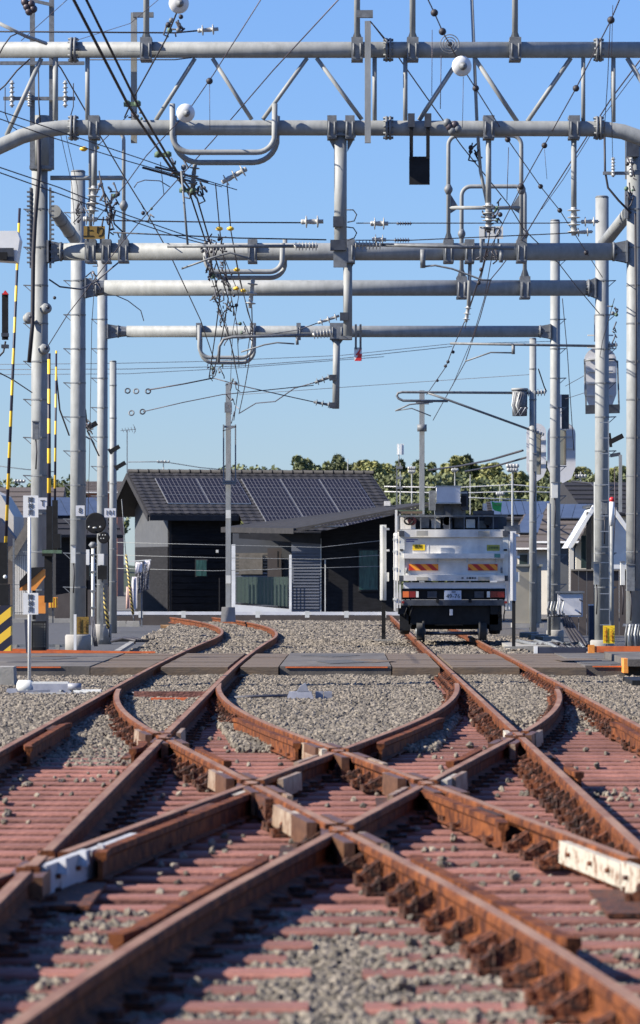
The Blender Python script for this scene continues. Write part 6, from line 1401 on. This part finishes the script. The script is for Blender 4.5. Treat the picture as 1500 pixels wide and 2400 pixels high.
for y in (1262, 1320, 1344): tbox('panel_seam', 950, y, 1178, y + 1, -.006, -.0005, plate_grey, tg)
for x in (1004, 1122): tbox('panel_seam', x, 1260, x + .9, 1297, -.006, -.0005, plate_grey, tg)
for x in (953, 1175): MB().cyl(tp(x, 1343, -.07), tp(x, 1330, -.07), .018, n=8).build('latch', galv2, tg)
for k, x in enumerate((950, 962, 1168, 1180)): MB().tube([tp(x, 1404, .1), tp(x + 4, 1425, -.02), tp(x - 2 + k, 1442, .0), tp(x + 2, 1455, .2)], .012, 6).build('air_hose', black, tk)
for x in (1022, 1098): tbox('bumper_bracket', x, 1404, x + 7, 1412, -.07, -.045, black)
tbox('dark_strip', 946, 1379, 1184, 1381, -.03, .1, darksteel)  # thin dark strip along the lower edge of the bumper beam
for x in (944, 1185): tbox('reflector', x - 3, 1409, x + 3, 1414, -.07, -.052, lens_r)
for (px, py, w, h, Y_, m, lab) in ((1300, 1150, 14, 34, 82.3, offwhite, 'small pale box under the middle signal board'), (1416, 1190, 14, 30, 71, galv2, 'grey box on the third gantry right pole above the red capped post'), (1478, 1355, 18, 60, 63.4, galv2, 'grey equipment box low on the rightmost pole'), (1459, 1345, 10, 52, 64, offwhite, 'pale narrow box beside the rightmost pole'),
        (1398, 1345, 12, 50, 71, galv, 'pale conduit box low on the third gantry right pole'), (84, 1010, 14, 40, 63.4, galv2, 'grey box halfway up the leftmost pole'), (172, 1300, 10, 40, 71, offwhite, 'pale box on the second left pole'), (1253, 1085, 9, 40, 89.5, galv2, 'grey box below the leftmost signal board')):
    t = thing('pole_box', P(px, py, Y_), lab, 'box'); k = Y_ / FPX; MB().box(P(px, py, Y_ - .15), (w * k, .12, h * k)).build('case', m, t); MB().box(P(px, py - h / 2 - 2, Y_ - .15), (w * k * 1.15, .15, .02)).build('lid', galv2, t)
    MB().tube([P(px, py + h / 2, Y_ - .15), P(px + 2, py + h / 2 + 30, Y_ - .18), P(px, py + h / 2 + 70, Y_ - .18)], .012, 5).build('conduit', cable_m, t)
# slim upright beside the truck on each side
def marker(label, px, py0, py1, py2, w, Y, m_):
    t = thing('clearance_post', P(px, py2, Y), label, 'post'); k = Y / FPX
    MB().box(P(px, (py0 + py1) / 2, Y), (w * k, w * k * .8, (py1 - py0) * k)).build('panel', m_, t); MB().box(P(px - w * .2, (py0 + py1) / 2, Y - .06), (w * .25 * k, .03, (py1 - py0) * k * .98)).build('rib', white, t)
    MB().box(P(px + 1, (py1 + py2) / 2, Y + .01), (w * .62 * k, w * .6 * k, (py2 - py1) * k)).build('lower_post', black, t); MB().box(P(px + 8, 1352, Y), (.09, .1, .17)).build('latch', offwhite, t)
    for y in (py0 + 10, py0 + 60): MB().box(P(px + 9, y, Y), (.09, .06, .04)).build('bracket', white, t)
    MB().box(P(px + 1, py2, Y), (.34, .2, .03)).build('foot', concrete, t)
marker('white slatted upright panel on a black post left of the truck', 898, 1230, 1407, 1500, 15, 75, offwhite)
marker('grey upright panel on a black post right of the truck', 1203, 1245, 1408, 1517, 13, 69, plate_grey)

# ---------------------------------------------------------------- signals seen from behind
def sig_back(label, px, py0, py1, w, Y, boxx, by0, by1, bw, upper=None, cage=False):
    t = thing('signal_board', P(px, (py0 + py1) / 2, Y), label, 'signal'); k = Y / FPX; r_ = w / 2
    outl = [(px + r_ * math.cos(R(a)), py0 + r_ * .9 + r_ * .9 * -math.sin(R(a))) for a in range(0, 181, 15)] + [(px - r_, py1 - r_ * 1.1)] + [(px - r_ + r_ * .35, py1 - 10), (px + r_ * .1, py1), (px + r_ * .7, py1 - 10), (px + r_, py1 - r_ * 1.1)]
    MB().prism([P(x, y, Y) for x, y in outl], (0, .02, 0)).build('board', plate_grey, t)
    MB().box(P(boxx, (by0 + by1) / 2, Y - .35), (bw * k, .22, (by1 - by0) * k)).build('housing', olive_box, t)
    MB().box(P(boxx + bw * .35, (by0 + by1) / 2, Y - .47), (bw * k * .2, .03, (by1 - by0) * k * .97)).build('edge_strip', bamboo, t)
    n_ = int((by1 - by0) / 28)
    for i in range(n_):
        y = by0 + 14 + i * 28; MB().bar(P(px - r_ * .8, y, Y - .03), P(px + r_ * .8, y, Y - .03), .025, .03).build('bracket', white, t)
        MB().ball(P(boxx - bw * .7, y + 6, Y - .3), .035, 7, 5).build('bolt', darksteel, t)
    if upper: MB().box(P(upper[0], (upper[1] + upper[2]) / 2, Y - .3), (upper[3] * k, .16, (upper[2] - upper[1]) * k)).build('cable_box', darksteel, t); MB().box(P(upper[0] - upper[3] * .3, (upper[1] + upper[2]) / 2, Y - .40), (upper[3] * k * .3, .04, (upper[2] - upper[1]) * k)).build('flap', plate_grey, t)
    if cage:
        for a, b in (((1370, 842), (1374, 962)), ((1447, 845), (1451, 960))): MB().bar(P(a[0], a[1], Y - .5), P(b[0], b[1], Y - .5), .03, .03).build('cage_bar', galv2, t)
        MB().tube([P(1370, 845, Y - .5), P(1405, 842, Y - .5), P(1440, 842, Y - .5), P(1448, 850, Y - .5)], .02, 6).build('cage_bar', galv2, t)
        MB().bar(P(1372, 960, Y - .5), P(1452, 958, Y - .5), .16, .09, up=(0, 1, 0)).build('cage_foot', darksteel, t)
    return t
sig_back('rounded grey signal board with olive box on the cantilever pole, leftmost of the three boards', 1257, 992, 1128, 46, 91, 1262, 1015, 1112, 11)
sig_back('rounded grey signal board with olive box on the farthest gantry right pole, middle of three', 1316, 988, 1132, 66, 83.6, 1318, 1008, 1090, 17, (1320, 925, 1005, 26))
sig_back('caged rounded signal board high on the third gantry right pole', 1407, 812, 965, 76, 72.3, 1410, 772, 945, 16, (1402, 738, 800, 18), True)
for i, (py, lab) in enumerate([(1028, 'black floodlight on the right pole above the wooded ridge'), ]):
    t = thing('floodlight', P(1445, py, 71), lab, 'lamp'); MB().bar(P(1430, 1036, 71), P(1460, 1021, 71), .09, .09).build('head', black, t); MB().bar(P(1428, 1015, 71), P(1432, 1048, 71), .05, .05).build('bracket', black, t)
for x, y, Y_, lab in ((215, 997, 81, 'upper black lamp bracket between the second and third left poles'), (268, 1052, 95, 'upper dark lamp on the thin left pole'), (282, 1090, 95, 'lower dark lamp head on the thin left pole')):
    t = thing('floodlight', P(x, y, Y_), lab, 'lamp'); MB().bar(P(x - 12, y + 8, Y_ - .4), P(x + 12, y - 6, Y_ - .4), .10, .09).build('head', black, t); MB().bar(P(x - 14, y, Y_ - .35), P(x - 6, y + 12, Y_ - .35), .06, .06).build('bracket', darksteel, t)
# street lamp, ladder and red topped post
t = thing('street_lamp', P(1453, 1180, 110), 'grey street lamp with short arm behind the right poles', 'lamp'); MB().bar(P(1454, 1066, 110), P(1454, 1200, 110), .09, .09).build('post', galv, t); MB().bar(P(1430, 1068, 110), P(1454, 1064, 110), .1, .08, up=(0, 1, 0)).build('arm', darksteel, t)
ldr = thing('pole_ladder', P(1418, 1400, 71), 'thin rung ladder fixed to the third gantry right pole', 'ladder')
for px in (1426,): MB().bar(P(px, 985, 70.8), P(px + 3, 1500, 70.8), .018, .018).build('stile', silver, ldr)
for k in range(14): MB().bar(P(1406, 990 + k * 36.5, 70.8), P(1429, 990 + k * 36.5, 70.8), .016, .016).build('rung', silver, ldr)
t = thing('marker_post', P(1434, 1500, 69), 'white post with red cap beside the ladder at the right', 'post'); MB().cyl(P(1434, 1505, 69), P(1434, 1178, 69), .035, .035, 10).build('post', galv, t); MB().cyl(P(1434, 1232, 69), P(1434, 1176, 69), .045, .045, 12).build('sleeve', white, t); MB().ball(P(1434, 1171, 69), .048, 12, 8).build('red_cap', red_m, t)
t = thing('second_post', P(1402, 1500, 75), 'slim light pole standing directly left of the ladder', 'post'); t.name = 'round_post'; MB().cyl(P(1400, 1520, 76), P(1400, 1130, 76), .07, .07, 14).build('post', galv, t); MB().box(P(1402, 1230, 75.8), (.1, .1, .45)).build('control_box', black, t)
t = thing('slim_post', P(1292, 1500, 80), 'slim service pipe left of the farthest gantry right pole', 'pipe'); MB().cyl(P(1287, 1490, 81), P(1287, 1180, 81), .04, .04, 10).build('pipe', galv, t)
for px, Y_, lab, tt, bb in ((1303, 80.5, 'round cable collar with hanging leads on the farthest gantry right pole', 1440, 1455), (1486, 62.5, 'round cable collar with hanging leads on the rightmost pole', 1462, 1512)):
    t = thing('cable_collar', P(px, tt, Y_), lab, 'cable collar'); c = P(px, tt, Y_); MB().lathe(c, c - Vector((0, 0, .05)), [(0, .17), (1, .19)], 18).build('ring', darksteel, t)
    for k in range(6): MB().tube([P(px - 16 + k * 7, tt + (2 if px > 1400 else -30), Y_ - .2), P(px - 20 + k * 7, tt + (25 if px > 1400 else -12), Y_ - .25), P(px - 18 + k * 7, tt + (52 if px > 1400 else 4), Y_ - .2)], .016, 5).build('lead', offwhite if k % 2 else galv2, t)
ys = thing('yellow_notice', P(1427, 1508, 66), 'bright yellow notice board with red writing at the lower right', 'sign'); MB().box(P(1427, 1487, 66), (.195, .012, .30)).build('board', yellow2, ys); rp_ = mat('red_print', (.45, .06, .01))
text('踏切注意', 'lettering', P(1421, 1487, 65.98), .05, rp_, ys) if False else None
text('こ\nの\n踏\n切', 'lettering', P(1434, 1487, 65.985), .062, rp_, ys); text('注\n意\n確\n認', 'lettering', P(1420, 1487, 65.985), .062, rp_, ys); MB().bar(P(1427, 1505, 66.03), P(1427, 1535, 66.03), .04, .04).build('post', galv, ys)
os_ = thing('ochre_notice', P(194, 1530, 66), 'ochre notice board beside the foot of the second left pole', 'sign'); MB().box(P(194, 1466, 66), (.20, .012, .29)).build('board', ochre, os_); br_ = mat('brown_print', (.06, .03, .01))
text('こ\nの\n踏\n切', 'lettering', P(201, 1466, 65.985), .06, br_, os_); text('注\n意\n確\n認', 'lettering', P(187, 1466, 65.985), .06, br_, os_); MB().bar(P(176, 1440, 66.03), P(176, 1545, 66.03), .045, .04).build('post', white, os_); MB().bar(P(176, 1470, 66.03), P(190, 1470, 66.03), .03, .03).build('bracket', white, os_)
# navy sheet covered item
nv_ = thing('covered_cabinet', P(1398, 1500, 77), 'dark navy sheeted cabinet behind the ladder pole', 'cabinet'); MB().box(P(1398, 1468, 77), (.30, .35, .85)).build('housing', navy, nv_); MB().box(P(1398, 1418, 77), (.31, .36, .02)).build('top', plate_grey, nv_)
wb = thing('cable_trough', P(1258, 1500, 76), 'pale concrete trough covers beside the right gantry pole foot', 'trough')
for k in range(3): MB().box(P(1240 + k * 22, 1488 + k * 5, 77 - k), (.34, .8, .10), Matrix.Rotation(.12 * k - .1, 3, 'Z')).build('cover', concrete, wb)
MB().prism([P(x, y, 70) for x, y in ((1195, 1515), (1330, 1512), (1330, 1524), (1195, 1526))], (0, 4, .0)).build('slab', concrete, wb)
hz = thing('cable_coils', P(1290, 1515, 71), 'black cables lying on the ballast right of the right track', 'cables')
for k in range(7): MB().tube([P(1212 + k * 14, 1502 + (k % 3) * 3, 72), P(1250 + k * 12, 1510, 71 - .2 * k), P(1285 + k * 12, 1508 + (k % 2) * 6, 70.5), P(1310 + k * 10, 1520, 69)], .035, 6).build('cable', cable_m if k % 3 else galv2, hz)

# ---------------------------------------------------------------- crossing equipment on the left
def boom(label, p0, p1, w, Y, lower=None):
    t = thing('crossing_boom', P(p1[0], p1[1], Y), label, 'barrier boom'); a = P(p1[0], p1[1], Y); b = P(p0[0], p0[1], Y)
    MB().cyl(a, b, w / 2 / FPX * Y, w / 2 / FPX * Y * .75, 12).build('boom', stripe_pole, t)
    if lower:
        MB().box(P(p1[0] + 1, p1[1] - 5, Y), (.09, .09, .9)).build('holder', black, t)
    return t
boom('tilted raised black and yellow barrier boom at the left edge', (46, 488), (11, 1330), 8, 57)
b1 = boom('thicker raised black and yellow barrier boom beside the leftmost gantry pole', (115, 828), (115, 1260), 10, 60, True)
b2 = boom('thinner raised black and yellow barrier boom behind the thicker one', (132, 822), (128, 1240), 6, 66, True)
bm = thing('barrier_machine', P(108, 1520, 60), 'black barrier machine with dotted cabinet below the raised booms', 'barrier machine')
MB().box(P(112, 1296, 59.9), (.16, .18, .10)).build('gear_head', black, bm); MB().bar(P(99, 1293, 59.7), P(145, 1293, 59.7), .05, .1).build('cross_lever', verdigris, bm); MB().box(P(114, 1355, 60), (.12, .14, .75)).build('column', black, bm)
MB().box(P(133, 1268, 65.8), (.14, .2, .24)).build('counterweight', black, bm); MB().box(P(92, 1490, 60.3), (.22, .2, .45)).build('cabinet', black, bm)
mb = MB()
for i in range(5):
    for j in range(9): mb.box(P(80 + i * 6.2, 1463 + j * 6.4, 60.17), (.011, .012, .011))
tag(mb.build('rivet', offwhite, bm), kind='stuff'); MB().box(P(92, 1417, 60.2), (.2, .16, .27)).build('orange_case', orange2, bm)
MB().bar(P(62, 1452, 60.1), P(66, 1530, 60.1), .06, .06).build('leg', navy, bm)
bp = thing('striped_board', P(78, 1360, 58), 'orange and black slanted striped board in front of the leftmost gantry pole', 'hazard board')
MB().prism([P(x, y, 58) for x, y in ((46, 1384), (46, 1368), (76, 1338), (106, 1334), (106, 1352), (82, 1384))], (0, .03, 0)).build('board', orange2, bp)
MB().prism([P(x, y, 57.98) for x, y in ((46, 1379), (46, 1362), (74, 1330), (106, 1329), (70, 1362))], (0, .01, 0)).build('stripe', black, bp); MB().bar(P(80, 1384, 58.05), P(80, 1452, 58.05), .05, .05).build('post', black, bp)
hb = thing('striped_barrier_base', P(10, 1525, 57), 'yellow and black striped barrier base cut by the left edge', 'barrier base'); MB().box(P(2, 1472, 57), (.31, .3, .66)).build('cabinet', stripe_diag, hb); MB().box(P(0, 1395, 57), (.27, .28, .32)).build('upper_case', black, hb); MB().box(P(8, 1320, 57), (.12, .16, .6)).build('column', black, hb); MB().ball(P(12, 1352, 56.7), .03, 8, 5).build('bolt', offwhite, hb)
cl = thing('crossing_lamp', P(12, 760, 56), 'tall black crossing lamp unit with red top at the left edge', 'signal'); MB().box(P(12, 742, 56), (.085, .1, .66)).build('hood', black, cl); MB().prism([P(5, 690, 55.9), P(12, 680, 55.9), P(20, 690, 55.9)], (0, .12, 0)).build('red_cap', red_m, cl)
for py in (785, 812): MB().box(P(12, py, 55.9), (.1, .14, .05)).build('clamp', darksteel, cl)
MB().tube([P(13, 800, 56), P(8, 825, 56), P(-5, 838, 56)], .015, 6).build('lead', cable_m, cl)
fb = thing('speaker_box', P(18, 580, 55), 'white wedge shaped housing at the left edge above the barrier boom', 'housing'); MB().prism([P(x, y, 55) for x, y in ((-20, 541), (40, 541), (46, 560), (38, 612), (-20, 608))], (0, .5, 0)).build('shell', white, fb); MB().prism([P(x, y, 54.97) for x, y in ((-20, 581), (32, 581), (33, 612), (-20, 610))], (0, .02, 0)).build('underside', darksteel, fb); MB().box(P(5, 600, 54.9), (.14, .1, .1)).build('lens', black, fb)
# sign post with the two small boards
sp_ = thing('signpost', P(69, 1608, 52), 'slim white post with two white vertical boards at the left, reaching down to the ballast', 'signpost'); kk = 52 / FPX
MB().cyl(P(69, 1612, 52), P(69, 1165, 52), 4 * kk, 4 * kk, 10).build('post', white, sp_)
for py, lab in ((1187, 'upper'), (1415, 'lower')):
    b = MB().box(P(72, py, 51.93), (.20, .012, .29 if py < 1300 else .285)).build('board', white, sp_, label=lab + ' white board'); text('障\n検\n用', 'lettering', P(72, py, 51.92), .082, darksteel, b)
# dwarf signal, cabinets and striped guys by the third left pole
ds = thing('round_signal', P(222, 1510, 76), 'black round signal head above a smaller one on a light grey post', 'signal'); c = P(224, 1226, 76)
MB().lathe(c - Vector((0, .05, 0)), c + Vector((0, .1, 0)), [(0, .19), (.2, .205), (1, .205)], 30).build('board', black, ds); MB().box(c + Vector((0, .25, 0)), (.2, .3, .2)).build('housing', black, ds)
for dx, m in ((-13, porcelain), (0, porcelain), (13, porcelain)): MB().ball(P(222 + dx, 1235 + (2 if dx == 0 else 0), 75.9), .022 if dx else .028, 8, 5, (1.6, 1, .7) if dx == 0 else (1, 1, 1)).build('lens', m, ds)
c = P(243, 1260, 75.8); MB().lathe(c - Vector((0, .05, 0)), c + Vector((0, .1, 0)), [(0, .10), (.2, .115), (1, .115)], 24).build('board', black, ds)
for dx, dy in ((-6, -4), (1, -4), (7, -4), (-3, 4), (3, 4)): MB().ball(P(240 + dx, 1258 + dy, 75.65), .014, 7, 5).build('lens', porcelain, ds)
MB().cyl(P(218, 1512, 76), P(218, 1272, 76), .035, .033, 12).build('post', offwhite, ds); MB().lathe(P(218, 1285, 76), P(218, 1270, 76), [(0, .04), (.5, .09), (1, .04)], 12).build('neck', galv2, ds)
for py in (1300, 1340, 1385, 1424): MB().box(P(218, py, 75.95), (.11, .08, .03)).build('clamp', galv2, ds)
for k in range(3): MB().tube([P(214 + k * 3, 1445, 75.8), P(216 + k * 4, 1490, 75.7), P(222 + k * 3, 1515, 75.7)], .014, 5).build('cable', cable_g, ds)
for px, y0_, y1_, w, m, lab, Y_ in ((203, 1288, 1324, 13, white, 'slim white cabinet left of the round signal post', 77), (203, 1326, 1360, 13, black, 'small black box under the slim white cabinet', 77), (240, 1326, 1358, 22, black, 'black box right of the round signal post', 76.4), (237, 1298, 1324, 13, white, 'white box right of the round signal post', 76.6), (124, 1412, 0, 22, orange2, 'orange slatted box behind the barrier machine', 90), (86, 1190, 0, 0, None, '', 0)):
    if not m: continue
    if y1_ == 0:
        t = thing('orange_box', P(px, 1440, Y_), lab, 'box'); MB().box(P(px, y0_, Y_), (.22, .15, .24)).build('shell', m, t)
        for k in range(3): MB().bar(P(px - 6 + k * 6, y0_ - 12, Y_ - .08), P(px - 6 + k * 6, y0_ + 12, Y_ - .08), .02, .02).build('slat', yellow, t)
        MB().bar(P(px, 1425, Y_), P(px, 1460, Y_), .03).build('post', darksteel, t); continue
    t = thing('small_cabinet', P(px, y1_, Y_), lab, 'cabinet'); MB().box(P(px, (y0_ + y1_) / 2, Y_), (w / FPX * Y_, .15, (y1_ - y0_) / FPX * Y_)).build('case', m, t); MB().bar(P(px, y1_, Y_ + .05), P(px, 1500, Y_ + .05), .035, .035).build('post', galv2, t)
for (a, b, Y_, lab) in (((239, 1368), (254, 1472), 80, 'striped guy sleeve in front of the third left pole'), ((295, 1300), (312, 1440), 100, 'striped guy sleeve at the left corner of the dark house')):
    t = thing('guy_sleeve', P(b[0], b[1], Y_), lab, 'guy wire'); MB().cyl(P(b[0], b[1], Y_), P(a[0], a[1], Y_), .035, .03, 9).build('sleeve', stripe_guy, t)
    MB().tube([P(a[0], a[1], Y_), P(a[0] - (10 if Y_ > 90 else 6), a[1] - (130 if Y_ > 90 else 80), Y_)], .010, 5).build('guy', galv2, t); MB().tube([P(b[0], b[1], Y_), P(b[0] + 3, b[1] + 22, Y_)], .015, 5).build('anchor', darksteel, t)
for px, lab in ((280, 'low concrete block left of the laundry pole'), (312, 'low concrete footing under the laundry pole')): tag(MB().box(P(px, 1462, 98), (.35, .3, .14), taper=.9).build('footing', concrete, None, loc=P(px, 1470, 98)), lab, 'block')
nums = [(188, 1197, 70.8, '8', 'number plate on the second left pole'), (258, 1202, 82.2, '101', 'number plate on the third left pole'), (100, 1180, 63.5, 'T', 'number plate on the leftmost pole')]
for px, py, Y_, s, lab in nums:
    t = thing('pole_number_plate', P(px, py, Y_), 'white ' + lab, 'plate'); MB().box(P(px, py, Y_), (.16 if s != '101' else .24, .012, .19)).build('plate', plate_grey, t); text(s, 'lettering', P(px, py, Y_ - .012), .14, darksteel, t)
lk = thing('road_edge_line', P(285, 1520, 66), 'pale kerb line running from the left gantry pole to the ballast', 'kerb'); MB().bar(P(275, 1528, 64.5), P(312, 1505, 74), .10, .05).build('kerb', concrete, lk)
for i, (px, py, Y_) in enumerate(((290, 1500, 75), (255, 1504, 73))): pass
hv = thing('cable_heap', P(305, 1500, 74), 'black heap of cables at the left edge of the far ballast', 'cables')
for k in range(6): MB().tube([P(262 + k * 8, 1503 - k, 75), P(290 + k * 7, 1495 + k % 3 * 3, 74), P(320 + k * 5, 1502, 73)], .03, 6).build('cable', cable_m, hv)
rb2 = thing('road_rail', P(100, 1520, 62.5), 'low pale pipe rail at the road side by the second left pole', 'rail'); MB().bar(P(30, 1513, 65), P(152, 1513, 65), .05, .05).build('pipe', galv2, rb2)
for px in (36, 98, 135): MB().box(P(px, 1522, 65), (.07, .07, .16)).build('foot', concrete, rb2)
